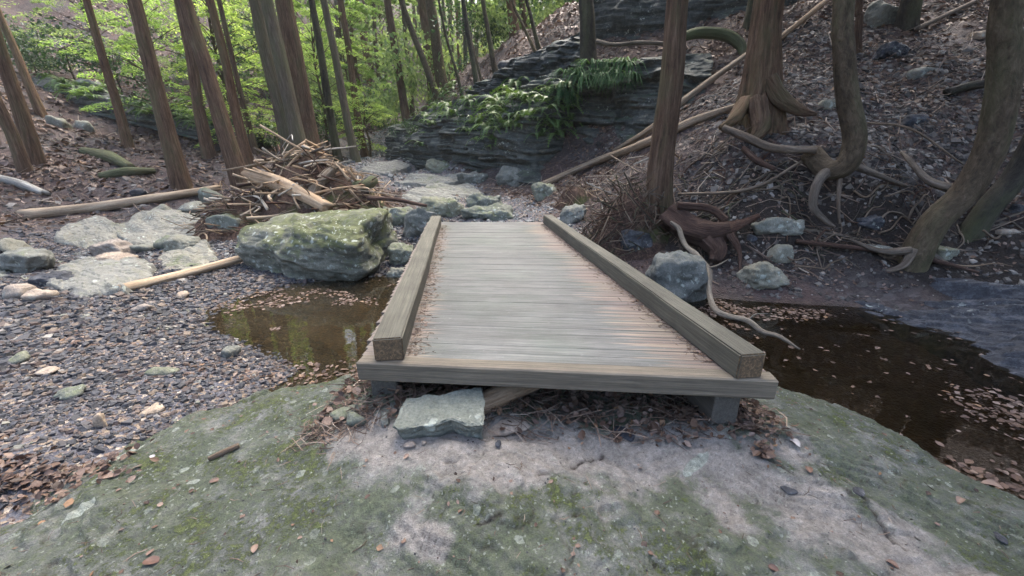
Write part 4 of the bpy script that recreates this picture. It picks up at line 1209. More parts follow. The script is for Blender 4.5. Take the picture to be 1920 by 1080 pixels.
cliff('slate_cliff', 'dark layered slate cliff with a hollow beside the dry stream', [(735, 300, 20.0), (800, 325, 16.0), (880, 345, 13.2), (1000, 352, 11.6), (1065, 335, 11.2), (1140, 300, 10.6), (1230, 250, 10.2), (1320, 190, 10.0)],
      [(748, 234, 20.6), (812, 200, 17.5), (885, 182, 15.2), (970, 175, 13.8), (1045, 135, 12.8), (1130, 122, 12.2), (1230, 112, 11.7), (1330, 100, 11.2)], MAT['cliff'], 61, amp=.3, nu=320, nv=170, caves=((1100, 250, 11.5, 1.15, .8), (1205, 215, 11.0, .9, .6), (1030, 290, 12.2, .9, .4)))
cliff('slate_cliff', 'rugged upper rock band on the crest above the slate cliff', [(868, 205, 16.6), (930, 182, 15.8), (985, 170, 15.0), (1045, 140, 14.2), (1100, 112, 13.9)],
      [(878, 168, 17.6), (935, 140, 16.8), (990, 112, 16.2), (1040, 78, 15.6), (1095, 60, 15.2)], MAT['cliff'], 66, nu=170, nv=80, bulge=.2, amp=.34)
cliff('slate_cliff', 'black rock wall at the top of the right bank behind the big cedar', [(1120, 75, 14.5), (1200, 68, 14.0), (1300, 70, 13.2), (1400, 66, 12.6), (1500, 40, 12.2)],
      [(1110, -60, 15.0), (1200, -70, 14.6), (1300, -70, 13.8), (1420, -60, 13.2), (1520, -60, 12.8)], MAT['cliff'], 62, nu=140, nv=70)
cliff('slate_cliff', 'dark fern-hung rock ledge on the left slope', [(60, 168, 19.0), (160, 205, 18.0), (280, 235, 17.5), (380, 258, 17.0), (480, 272, 17.0)],
      [(75, 140, 19.6), (170, 165, 18.6), (290, 192, 18.1), (390, 222, 17.6), (485, 248, 17.5)], MAT['cliff'], 63, nu=160, nv=50, bulge=.25, amp=.14)
for lab, box, m, sd in [('smooth pale rock on the left slope above the fern-hung ledge', (138, 160, 225, 192), 'stone', 161), ('slanted pale slab on the left slope by the ledge', (176, 178, 212, 196), 'stone_tan', 162),
                    ('mossy boulder under the maples behind the left cedars', (366, 150, 400, 182), 'stone_moss', 163), ('rock outcrop standing at the crest of the slate cliff', (946, 112, 1000, 140), 'stone_dark', 164),
                    ('lichened rock low on the litter slope of the left bank', (92, 222, 132, 242), 'stone', 165), ('grey stone beside the lichened rock on the left litter slope', (136, 226, 176, 244), 'stone', 166),
                    ('dark jutting rock on the crest above the stake', (836, 196, 890, 214), 'stone_dark', 167)]:
    rock_px('rock', lab, box, MAT[m], sd, .8, 4, .4, planes=14, hard=20, rough=.15, strata=((.1, .1, 1), 4, .06))
# marker stake at the cliff foot
g = ground_at(812, 302)
stk = thing('marker_stake', 'thin weathered wooden stake standing at the cliff foot', 'stake', g)
obj('post', stem('post', [g + Vector((0, 0, -.1)), g + Vector((-.03, 0, .75))], [.03, .028], MAT['pale'], origin=g, n=6, seg=6), stk)
obj('post', stem('post', [g + Vector((.08, .05, -.1)), g + Vector((.03, .05, .78))], [.016, .014], MAT['bark_dark'], origin=g, n=6, seg=6), stk)

# ================================================================ LEAVES
def leaf_quads(C, N, D, L, Wd, fold=0.15):
    """one four-cornered leaf per centre: normal N, pointing along D"""
    C = np.asarray(C); N = N / (np.linalg.norm(N, axis=1)[:, None] + 1e-9)
    D = D - N * np.sum(D * N, 1)[:, None]; D = D / (np.linalg.norm(D, axis=1)[:, None] + 1e-9)
    B = np.cross(N, D)
    L = np.broadcast_to(L, len(C))[:, None]; Wd = np.broadcast_to(Wd, len(C))[:, None]
    v0 = C - D * L * .5
    v1 = C + B * Wd * .5 + N * Wd * fold - D * L * .05
    v2 = C + D * L * .5 - N * L * .08
    v3 = C - B * Wd * .5 + N * Wd * fold - D * L * .05
    V = np.stack([v0, v1, v2, v3], 1).reshape(-1, 3)
    F = np.arange(len(C) * 4).reshape(-1, 4)
    return V, F


def rnd_dir(r, n, up=0.0):
    v = r.normal(size=(n, 3)); v[:, 2] += up
    return v / np.linalg.norm(v, axis=1)[:, None]


def spray(r, c, d, L, Wd, n, droop=.25):
    """a flat fan of leaves growing from c along d"""
    d = np.array(d, float); d[2] *= .3; d /= np.linalg.norm(d)
    side = np.cross([0, 0, 1], d); side /= np.linalg.norm(side) + 1e-9
    t = np.sqrt(r.random(n)); s = r.uniform(-1, 1, n) * (1 - (2 * t - 1.1) ** 2 * .6)
    P = np.array(c) + d * (t * L)[:, None] + side * (s * Wd * .5)[:, None]
    P[:, 2] += -droop * L * t ** 2 - .12 * Wd * np.abs(s) + r.normal(size=n) * .03 * L
    N = np.stack([r.normal(size=n) * .35, r.normal(size=n) * .35, np.ones(n)], 1)
    D = d + side * s[:, None] * .9 + r.normal(size=(n, 3)) * .35
    return P, N, D


def crown_from_sprays(name, specs, mat, leaf, seed, up=None):
    r = np.random.default_rng(seed)
    C, N, D = [], [], []
    for c, d, L, Wd, n in specs:
        a, b, e = spray(r, c, d, L, Wd, n)
        C.append(a); N.append(b); D.append(e)
    C = np.concatenate(C); N = np.concatenate(N); D = np.concatenate(D)
    sz = leaf * r.uniform(.65, 1.3, len(C))
    V, F = leaf_quads(C, N, D, sz, sz * .75)
    return mesh_np(name, V, [F], mat, False)


def clump_crown(name, centres, radii, per, mat, leaf, seed, flat=.8, aspect=.55):
    r = np.random.default_rng(seed)
    C, N, D = [], [], []
    for c, rad in zip(centres, radii):
        n = max(6, int(per * rad ** 2))
        v = rnd_dir(r, n) * (rad * r.random(n)[:, None] ** .4)
        v[:, 2] *= flat
        C.append(np.array(c) + v)
        N.append(rnd_dir(r, n, .9)); D.append(rnd_dir(r, n) + v / rad * .8 + np.array([0, 0, -.3]))
    C = np.concatenate(C); N = np.concatenate(N); D = np.concatenate(D)
    sz = leaf * r.uniform(.6, 1.35, len(C))
    V, F = leaf_quads(C, N, D, sz, sz * aspect)
    return mesh_np(name, V, [F], mat, False)


def cedar_crown(name, seed, h=8.0, rad=1.8, n=620):
    """drooping needle sprays in whorls, from the lowest green branch at 0 up to the tip at h"""
    r = np.random.default_rng(seed)
    t = r.random(n) ** 1.2
    a = r.uniform(0, 6.283, n)
    R_ = rad * (1 - t * .85) * r.uniform(.25, 1.0, n)
    C = np.stack([np.cos(a) * R_, np.sin(a) * R_, t * h - R_ * .35 + r.normal(size=n) * .25], 1)
    D = np.stack([np.cos(a), np.sin(a), -.6 + r.normal(size=n) * .3], 1)
    N = np.stack([r.normal(size=n) * .4, r.normal(size=n) * .4, np.ones(n)], 1)
    sz = r.uniform(.3, .7, n)
    V, F = leaf_quads(C, N, D, sz, sz * .3)
    return mesh_np(name, V, [F], MAT['cedarleaf'], False)


def dense_crown(name, seed, rad=2.6, h=2.2, n=26):
    r = np.random.default_rng(seed)
    cs = [(r.normal() * rad * .5, r.normal() * rad * .5, r.uniform(-h, h)) for _ in range(n)]
    return clump_crown(name, cs, [r.uniform(.7, 1.25) for _ in cs], 190, MAT['ever'], .2, seed + 1)


DENSE = [dense_crown('crown', s) for s in (21, 22, 23)]  # crowns above the view, made thick to shade the right bank
CROWNS = [cedar_crown('cedar_crown', s) for s in (1, 2, 3)]
_seed = [500]


def tree(name, label, base, tip, r0, r1, mat, height=17.0, crown='cedar', flare=.5, cat='tree', group=None, seg=18, via=None, lobes=5, rough=.05, flareh=.35, sink=.35, root_at=None):
    """trunk from base through tip (both on the trunk) carried on upwards to its crown"""
    _seed[0] += 1
    sd = _seed[0]
    base = Vector(base); tip = Vector(tip)
    root = thing(name, label, cat, base, group)
    d = (tip - base)
    if via:
        pts = [base - Vector((0, 0, sink))] if not root_at else []
        pts += [Vector(v) for v in via] + [tip]
        last = (tip - Vector(via[-1])).normalized()
    else:
        dn = d.normalized()
        wob = Vector((random.uniform(-1, 1), random.uniform(-1, 1), 0)) * .012 * d.length
        pts = [base - dn * sink, base + d * .3 + wob, base + d * .7 - wob * .5, tip]
        last = dn
    last = (last * .6 + Vector((0, 0, .4))).normalized()
    while pts[-1].z - base.z < height:
        pts.append(pts[-1] + last * 2.2)
        last = (last * .8 + Vector((random.uniform(-.03, .03), random.uniform(-.03, .03), .2))).normalized()
    L = np.concatenate([[0], np.cumsum([(b - a).length for a, b in zip(pts[:-1], pts[1:])])])
    Lt = (tip - base).length
    rad = [max(.03, r0 + (r1 - r0) * min(l, Lt * 1.0) / Lt if l <= Lt else r1 * (1 - .8 * (l - Lt) / max(.1, L[-1] - Lt))) for l in L]
    me = stem('trunk', pts, rad, mat, origin=base, n=int(26 + 2.2 * L[-1] + (16 if via else 0)), seg=seg, rough=rough, ridges=.05, flare=flare, flareh=flareh + sink, lobes=lobes, seed=sd)
    tr = obj('trunk', me, root)
    top = pts[-1] - base
    if crown == 'cedar':
        c = obj('crown', CROWNS[sd % 3], root, Vector((top.x, top.y, top.z - 5.0)), rot=(0, 0, sd * 1.7), scale=(1, 1, .9))
    elif crown:
        obj('crown', crown, root, top)
    return root


def tree_px(label, b, t, wb, wt, mat, **kw):
    """trunk seen from pixel b (foot) to pixel t, wb and wt pixels wide"""
    d = kw.pop('d', None)
    base = ground_at(*b)
    if d: base = Vector((*at(b[0], b[1], d)[:2], 0)); base.z = gz(base.x, base.y)
    tip = at(t[0], t[1], base.y + kw.pop('dy', 0.0))
    s = FPX
    wb *= math.cos(math.atan((b[0] - 960) / FPX)); wt *= math.cos(math.atan((t[0] - 960) / FPX))
    return tree(kw.pop('name', 'cedar_tree'), label, base, tip, wb * depth(base) / s / 2, wt * depth(tip) / s / 2, MAT[mat], **kw)


LG = 'cedars on the left bank'
for lab, b, t, wb, wt, m in [
    ('straight cedar with a flared red foot above the long fallen log', (340, 352), (252, 0), 38, 32, 'cedar'),
    ('leaning cedar standing just left of the debris heap', (455, 352), (346, 0), 36, 31, 'cedar'),
    ('slim cedar alone on the leaf slope under the ledge', (242, 277), (168, 20), 22, 17, 'cedar'),
    ('cedar behind and between the two nearest left cedars', (395, 298), (335, 0), 26, 20, 'cedar'),
    ('thin cedar close behind the leaning cedar', (470, 318), (394, 0), 22, 17, 'cedar'),
    ('short-seen thin cedar half hidden right of the thin one', (480, 290), (445, 150), 13, 11, 'cedar'),
    ('left cedar of the tight clump behind the debris heap', (548, 316), (478, 0), 30, 26, 'cedar_green'),
    ('middle pale greenish cedar of the clump behind the debris heap', (572, 318), (500, 0), 30, 27, 'cedar_green'),
    ('stout rough-barked cedar of the clump behind the debris heap', (590, 312), (532, 0), 40, 36, 'cedar'),
    ('slender dark pole cedar right of the clump', (636, 308), (584, 0), 17, 13, 'bark_dark'),
    ('middle slender cedar beside the dry stream', (668, 302), (607, 0), 16, 14, 'cedar_green'),
    ('right slender cedar nearest the dry stream', (684, 292), (638, 0), 14, 12, 'cedar'),
    ('cedar with a broad foot cut by the left frame edge, front one', (48, 322), (-40, 100), 30, 25, 'cedar'),
    ('stout cedar behind the front one at the left frame edge', (70, 306), (-10, 60), 38, 30, 'cedar'),
    ('farther orange-brown cedar upslope at the left frame edge', (82, 220), (0, 30), 22, 17, 'cedar'),
]:
    tree_px(lab, b, t, wb, wt, m, group=LG)
CG = 'trees along the valley head'
for lab, b, t, wb, wt, m, dd in [
    ('dark leaning cedar standing alone beyond the dry stream', (764, 232), (726, 0), 16, 14, 'cedar', 24),
    ('broad dark cedar behind the forked grey trunks', (818, 195), (792, 0), 22, 20, 'cedar', 27),
    ('smooth pale grey trunk on the crest beside the broad dark cedar', (832, 188), (806, 0), 22, 19, 'bark_grey', 25),
    ('pale trunk leaning left across the broad dark cedar', (822, 190), (752, 0), 13, 11, 'bark_grey', 24),
    ('thin dark crooked tree on the crest of the cliff', (897, 172), (868, 0), 11, 8, 'bark_dark', 18),
    ('thin dark tree leaning left farther along the crest', (930, 140), (905, 0), 11, 8, 'bark_dark', 19),
    ('reddish cedar standing high on the crest', (965, 78), (955, -20), 18, 17, 'cedar', 23),
    ('reddish cedar just right of the high crest one', (985, 78), (976, -20), 12, 11, 'cedar', 24),
    ('dark tree with mossy foot on top of the slate cliff', (1108, 105), (1098, -20), 32, 27, 'bark_dark', 13.2),
    ('thin grey sapling bowing over the cliff top litter', (1015, 130), (960, 0), 7, 5, 'bark_grey', 15.5),
    ('second thin grey sapling bowing over the cliff top litter', (1010, 110), (985, -10), 8, 6, 'bark_dark', 16.5),
    ('thin crooked sapling left of the crest trees', (868, 195), (830, 40), 6, 5, 'bark_dark', 20),
    ('slim bare sapling between the crest trees', (905, 165), (880, 60), 5, 4, 'bark_grey', 20),
    ('thin pole tree left of the leaning dark cedar', (715, 240), (700, 0), 9, 8, 'cedar_green', 32),
    ('pale thin tree right of the leaning dark cedar', (775, 235), (755, 0), 9, 9, 'bark_grey', 31),
]:
    tree_px(lab, b, t, wb, wt, m, group=CG, d=dd, name='cedar_tree' if 'cedar' in lab else 'slender_tree', seg=10, height=13)

# right bank trees
tree_px('near cedar rising beside the brushwood heap on the right bank', (1236, 402), (1270, 0), 52, 42, 'cedar', d=6.5, seg=26, flare=.3, flareh=.22)
big = tree_px('massive cedar with a wide flared foot high on the right bank', (1418, 228), (1442, 0), 84, 62, 'cedar', d=7.2, seg=32, flare=.75, flareh=.35, lobes=6, height=9.5, crown=DENSE[1])
for pts, rad in (([at(1440, 150, 7.0), at(1462, 185, 6.85), at(1500, 208, 6.75), at(1530, 214, 6.75)], [.12, .12, .08, .03]), ([at(1400, 190, 6.95), at(1375, 225, 6.75), at(1350, 240, 6.7)], [.1, .09, .04]), ([at(1420, 190, 6.85), at(1425, 235, 6.6), at(1410, 262, 6.5)], [.14, .12, .05])):
    obj('root', stem('root', pts, rad, MAT['cedar'], origin=big.location, n=24, seg=14, rough=.3, ridges=.25, seed=int(abs(pts[0].x) * 1000)), big)
tree_px('thin reddish tree behind the curved grey tree', (1604, 120), (1612, 0), 16, 14, 'cedar', d=9.0, seg=10, height=9.5, crown=DENSE[2])
b = at(1572, 322, 5.7)
cv = tree('curved_tree', 'smooth olive-grey tree with a J-shaped foot over the undercut bank', b, at(1582, 0, 5.75), .14, .118, MAT['bark_grey'], via=[at(1520, 290, 6.1), at(1552, 320, 5.75), at(1588, 308, 5.6), at(1603, 258, 5.6), at(1590, 180, 5.65), at(1582, 90, 5.7)], flare=0, seg=24, root_at=True, height=7.0, crown=DENSE[2])
for pts, rad in (([at(1556, 318, 5.7), at(1534, 340, 5.6), at(1524, 385, 5.5), at(1545, 412, 5.42), at(1565, 426, 5.3)], [.075, .06, .05, .04, .02]),
                 ([at(1575, 335, 5.6), at(1572, 380, 5.45), at(1574, 420, 5.4)], [.03, .02, .015]),
                 ([at(1600, 310, 5.6), at(1650, 330, 5.6), at(1700, 350, 5.6)], [.05, .035, .02])):
    obj('root', stem('root', pts, rad, MAT['root'], origin=b, n=24, seg=9, rough=.12, seed=int(abs(pts[0].x) * 1000)), cv)
b = at(1708, 482, 4.95); b.z = min(b.z, gz(b.x, b.y) + .05)
lt = tree('leaning_tree', 'thick olive-barked tree sweeping up along the right frame edge', b, at(1890, 0, 5.0), .15, .135, MAT['bark_grey'], via=[at(1748, 424, 4.95), at(1810, 360, 4.95), at(1855, 280, 4.95), at(1877, 180, 4.97), at(1884, 90, 5.0)], flare=.25, flareh=.25, seg=26, height=7.5, crown=DENSE[0])
for pts, rad in (([at(1705, 470, 4.9), at(1650, 470, 4.95), at(1590, 448, 5.2)], [.06, .035, .015]), ([at(1790, 355, 5.1), at(1740, 338, 5.3), at(1705, 300, 5.6), at(1690, 285, 5.8)], [.06, .045, .035, .02]),
                 ([at(1712, 468, 4.9), at(1690, 500, 4.85), at(1640, 512, 4.9)], [.06, .04, .015]), ([at(1735, 470, 4.9), at(1780, 500, 4.85), at(1850, 520, 4.8)], [.06, .035, .012])):
    obj('root', stem('root', pts, rad, MAT['root'], origin=b, n=24, seg=9, rough=.2, seed=int(abs(pts[0].x) * 1000)), lt)
b = at(1800, 450, 5.15); b.z = min(b.z, gz(b.x, b.y) + .05)
tree('leaning_tree', 'dark trunk leaning out at the right frame edge behind the olive tree', b, at(1985, 170, 5.3), .125, .115, MAT['bark_dark'], via=[at(1850, 395, 5.2), at(1910, 320, 5.25)], flare=.3, seg=18, height=8.0, crown=DENSE[1])
for lab, x_, y_ in (('added shade oak high on the right slope beyond the frame edge', 7.6, 6.2), ('added shade oak on the upper right slope behind the talus', 8.2, 9.6), ('added shade oak at the top of the right talus', 6.0, 11.6), ('added shade oak above the right edge of the dark slab', 8.4, 3.2), ('added shade oak far up the right slope', 11.0, 8.5), ('added shade oak on the ridge of the right slope', 10.5, 12.5), ('added shade oak behind the black rock wall', 7.5, 14.8), ('added shade oak lowest on the slope beyond the right frame edge', 10.0, 5.4)):  # evergreen oaks added for the shade their crowns cast on the right bank
    b = Vector((x_, y_, gz(x_, y_)))
    tree('shade_oak', lab, b, b + Vector((-.4, -.2, 5.0)), .16, .12, MAT['bark_dark'], seg=12, height=6.5, crown=DENSE[int(x_ * 10) % 3], group='evergreen oaks added to shade the right slope')
# exposed red root of the near cedar
b = at(1262, 410, 6.00)
rr_ = thing('tree_root', 'thick red-brown exposed root with stubby arms right of the near cedar', 'root', b)
for pts, rad in (([at(1250, 400, 6.10), at(1290, 428, 5.85), at(1330, 440, 5.65), at(1370, 432, 5.55)], [.15, .16, .15, .10]), ([at(1355, 435, 5.60), at(1390, 420, 5.55), at(1424, 404, 5.50)], [.09, .055, .03]),
                 ([at(1330, 450, 5.60), at(1345, 470, 5.45), at(1340, 490, 5.35)], [.13, .12, .07]), ([at(1270, 386, 6.00), at(1330, 392, 5.90), at(1362, 415, 5.70)], [.05, .05, .06]), ([at(1368, 440, 5.50), at(1385, 470, 5.35), at(1388, 508, 5.20)], [.05, .035, .02])):
    obj('root_arm', stem('root_arm', pts, rad, MAT['bark_red'], origin=b, n=36, seg=16, rough=.4, ridges=.35, seed=int(abs(pts[0].z) * 1000)), rr_)
b = at(1410, 295, 6.1)
r2 = thing('tree_root', 'bright red-brown broken root poking from the bank under the big cedar', 'root', b)
obj('root_arm', stem('root_arm', [at(1395, 280, 6.2), at(1420, 302, 6.0), at(1450, 316, 5.9)], [.04, .045, .03], MAT['bark_red'], origin=b, n=16, seg=9, splinter=.04), r2)
rs = random.Random(77)
for i, (px, py, lab) in enumerate([(1310, 330, 'left of the big cedar foot'), (1360, 300, 'below the big cedar foot'), (1440, 330, 'in the dark hollow under the big cedar'), (1480, 360, 'in the hollow left of the curved tree'), (1520, 440, 'below the curved tree'), (1640, 430, 'between the curved and the leaning tree'),
                              (1680, 350, 'upslope of the leaning tree'), (1740, 420, 'behind the leaning tree foot'), (1860, 420, 'at the right edge of the dark hollow'), (1400, 380, 'above the thick red root'), (1560, 470, 'along the pool bank under the curved tree'), (1330, 410, 'over the thick red root')]):
    g = ground_at(px, py)
    rt = thing('root_tangle', 'tangle of thin bare roots ' + lab, 'roots', g)
    for q in range(9):
        pts = [Vector((rs.uniform(-.35, .1), rs.uniform(-.1, .3), 0))]
        a = rs.gauss(-.3, .7)
        for w in range(5):
            a += rs.gauss(0, .45)
            pts.append(pts[-1] + Vector((math.cos(a), math.sin(a) * .7, 0)) * rs.uniform(.07, .17))
        for w, v in enumerate(pts):
            v.z = gz(g.x + v.x, g.y + v.y) - g.z + .012 + (.05 if w in (2, 3) else 0) * rs.random()
        r0 = rs.uniform(.005, .016)
        obj('root', stem('root', pts, [r0, r0, r0 * .9, r0 * .75, r0 * .6, r0 * .3], MAT[rs.choice(['root', 'root', 'bark_red', 'bark_dark'])], n=16, seg=5, rough=.2, seed=i * 20 + q), rt)
names = ['thin root hanging over the dark slab', 'looping thin root above the rounded boulder', 'pale root strand left of the leaning olive tree', 'thin root strand at the right edge bank', 'forked root strand behind the leaning olive tree', 'arched rootlet beside the pool edge leaves', 'root strand under the curved grey tree', 'short rootlet near the angular tan-grey stone']
for i, (px, py) in enumerate([(1690, 500), (1480, 505), (1620, 470), (1890, 455), (1800, 500), (1530, 520), (1640, 380), (1475, 440)]):
    g = ground_at(px, py)
    pts = [g + Vector((-.25, .1, .12))]
    for q in range(4):
        pts.append(pts[-1] + Vector((rs.uniform(.08, .22), rs.uniform(-.12, .06), rs.uniform(-.1, .1))))
    for q in pts: q.z = max(q.z, gz(q.x, q.y) + .01)
    log('root_strand', names[i], pts, [.014, .013, .011, .009, .005], MAT['root'], cat='root', n=24, seg=6, seed=700 + i)

# ================================================================ UNDERSTORY
def maple(label, px, py, d, h, nspr, spread, seed, leaf=.085, lmat='maple', n=130, group='bright green maples of the understory'):
    r = np.random.default_rng(seed)
    p = at(px, py, d); b = Vector((p.x, p.y, gz(p.x, p.y)))
    root = thing('maple_tree', label, 'tree', b, group)
    pts = [b - Vector((0, 0, .2)), b + Vector((.1, 0, h * .3)), b + Vector((-.1, .1, h * .6)), b + Vector((.1, 0, h))]
    obj('trunk', stem('trunk', pts, [.07, .06, .045, .015], MAT['bark_grey'], origin=b, n=20, seg=8), root)
    specs = []
    for i in range(nspr):
        z = h * (.22 + .78 * r.random()); a = r.uniform(0, 6.283)
        R_ = spread * r.uniform(.25, 1) * (1.15 - .5 * z / h)
        dv = np.array([math.cos(a), math.sin(a), .1])
        L = r.uniform(.7, 1.5); st_ = np.array([math.cos(a) * (R_ - L * .5), math.sin(a) * (R_ - L * .5), z])
        specs.append((st_, dv, L, L * .75, n))
        if i % 2 == 0:
            q = Vector(st_ + dv * L * .8) + b
            o = Vector((0, 0, z * .8)) + b
            obj('limb', stem('limb', [o, o.lerp(q, .5) + Vector((0, 0, .1)), q], [.022, .014, .005], MAT['bark_grey'], origin=b, n=7, seg=5), root)
    obj('crown', crown_from_sprays('crown', specs, MAT[lmat], leaf, seed), root)


maple('tall bright maple behind the leaning left cedar', 430, 215, 18, 6.5, 85, 2.9, 1)
maple('bright maple between the cedar clump and the slender cedars', 610, 245, 22, 6.5, 90, 3.2, 2)
maple('low bright maple with tiered sprays beside the dry stream', 690, 270, 21, 3.0, 26, 1.5, 3)
maple('yellow-green maple high behind the slender cedars', 660, 230, 30, 9.5, 100, 4.2, 4, leaf=.15)
maple('maple overhanging from the upper left between two cedars', 285, 150, 17, 6.0, 70, 2.8, 5)
maple('pale maple far behind the thin left cedar', 510, 190, 27, 9.0, 100, 4.0, 6, leaf=.14)
maple('feathery low maple below the left ledge end', 455, 272, 16.5, 2.2, 18, 1.5, 7)
maple('maple spreading at the top left corner slope', 190, 130, 21, 5.5, 70, 3.0, 8, lmat='farleaf')
maple('soft green maple beyond the head of the dry stream', 730, 235, 36, 10.0, 100, 4.4, 9, leaf=.17, lmat='farleaf')

SH = []
for s in range(4):
    r = np.random.default_rng(40 + s)
    cs = [(r.normal() * .55, r.normal() * .55, .35 + r.random() * 1.1) for _ in range(12)]
    SH.append((clump_crown('foliage', cs, [r.uniform(.25, .5) for _ in cs], 520, MAT['ever'], .10, 60 + s),
               clump_crown('foliage', cs, [r.uniform(.3, .55) for _ in cs], 420, MAT['farleaf'], .13, 80 + s)))
stalk = stem('stalk', [(0, 0, -.1), (.05, 0, .5), (0, .05, 1.2)], [.03, .02, .008], MAT['bark_dark'], n=8, seg=5)


def shrub(label, px, py, d, sc, var, pale=False, group=None, lift=0.0):
    p = at(px, py, d)
    z_ = gz(p.x, p.y) - .05 if group != 'bushes on the slate cliff' else p.z - .25
    root = thing('shrub', label, 'shrub', (p.x, p.y, z_), group, rz=px * .37)
    root.scale = (sc, sc, sc * (1 + lift))
    obj('foliage', SH[var][1 if pale else 0], root)
    obj('stalk', stalk, root)


GS = 'evergreen shrubs on the left slope'
for i, (lab, px, py, d, sc) in enumerate([('dark evergreen shrub at the top left corner', 30, 70, 22, 1.7), ('dark glossy shrub above the fern-hung ledge', 130, 110, 21, 1.7), ('evergreen shrub upslope of the slim lone cedar', 215, 120, 21, 1.5),
                                          ('shrub drooping over the ledge beside the straight cedar', 290, 190, 18.3, 1.1), ('low shrub on the ledge at the left edge', 70, 150, 19.5, 1.0), ('evergreen shrub behind the stout left-edge cedar', 20, 130, 20, 1.3),
                                          ('leafy shrub at the right end of the ledge', 455, 250, 17.8, 1.0), ('shrub between maples high on the left slope', 350, 110, 24, 1.7), ('small shrub under the cedar clump', 520, 280, 17, .8),
                                          ('evergreen shrub high left of the cedar clump', 430, 140, 26, 1.8), ('shrub left of the slender cedars', 612, 262, 22, 1.2), ('dense shrub at the dry stream bend', 665, 272, 25, 1.2)]):
    shrub(lab, px, py, d, sc, i % 4, group=GS)
for i, (lab, px, py, d, sc) in enumerate([('dark bush hanging on the cliff shoulder above the stake', 870, 235, 14.6, .6), ('leafy cover on the cliff above the grey foot rock', 945, 225, 13.2, .55), ('low bush at the left end of the cliff', 775, 262, 17.6, .7), ('bush on the cliff lip left of the sedge', 1000, 205, 12.7, .5),
                                          ('small leafy plant at the crest behind the crooked tree', 850, 205, 20, .7)]):
    shrub(lab, px, py, d, sc, i % 4, group='bushes on the slate cliff')

# ---- ferns and sedge tufts
def frond_mesh(name, seed, L=.55, mat='fern', m=14):
    """one arching frond: a midrib with leaflets on both sides, in one piece"""
    r = np.random.default_rng(seed)
    t = np.linspace(0, 1, m)
    mid = np.stack([L * t, 0 * t, L * (1.1 * t - 1.3 * t * t)], 1)
    V = list(mid); F = []
    for q in range(1, m - 1):
        w = L * .30 * (1 - t[q] * .85) * r.uniform(.85, 1.1)
        for sg in (-1, 1):
            a = mid[q] + np.array([L * .05, sg * w * .6, -.03 * w + .02 * r.normal() * w]); b_ = mid[q] + np.array([L * .10, sg * w, -.18 * w])
            k0 = len(V); V += [a, b_]
            F.append((q, q + 1, k0, k0 + 1) if sg > 0 else (q + 1, q, k0 + 1, k0))
    return mesh_np(name, np.array(V), [np.array(F)], MAT[mat], False)


def sedge_mesh(name, seed, nb=55, L=.6):
    r = np.random.default_rng(seed)
    V, F = [], []
    for b_ in range(nb):
        a = r.uniform(0, 6.283); l = L * r.uniform(.6, 1.2); w = .016 * r.uniform(.7, 1.5)
        dv = np.array([math.cos(a), math.sin(a), 0]); side = np.array([-dv[1], dv[0], 0])
        o = dv * r.uniform(0, .1)
        k0 = len(V)
        for t in (0, .33, .66, 1.0):
            p = o + dv * l * t * .75 + np.array([0, 0, l * (.9 * t - 1.35 * t * t)])
            ww = w * (1 - t * .85)
            V += [p - side * ww, p + side * ww]
        F += [(k0 + 2 * q, k0 + 2 * q + 1, k0 + 2 * q + 3, k0 + 2 * q + 2) for q in range(3)]
    return mesh_np(name, np.array(V), [np.array(F)], MAT['grass'], False)


FROND = [frond_mesh('frond', s) for s in (1, 2, 3)]


def fern(label, group, p, rs):
    o = thing('fern', label, 'fern', p, group)
    for q in range(8):
        sc = rs.uniform(.7, 1.2)
        obj('frond', rs.choice(FROND), o, rot=(rs.uniform(-.25, .25), rs.uniform(-.3, .2), q * .785 + rs.uniform(-.3, .3)), scale=(sc, sc, sc))
    return o

SEDGE = [sedge_mesh('sedge', s) for s in (1, 2, 3)]
rs = random.Random(9)
deps = bpy.context.evaluated_depsgraph_get


def first_hit(px, py):
    """nearest rock or ground along the line of sight through (px, py), shifted past trunks"""
    o = Vector((0, 0, CAMZ))
    for k_ in range(8):
        d = (at(px, py, 10.0) - o).normalized()
        ok, loc, nrm, idx, ob, mx = S.ray_cast(deps(), o, d)
        if ok and ob.name.split('.')[0] in ('slate_cliff', 'ground', 'rock'):
            return loc
        px += 13
    return None


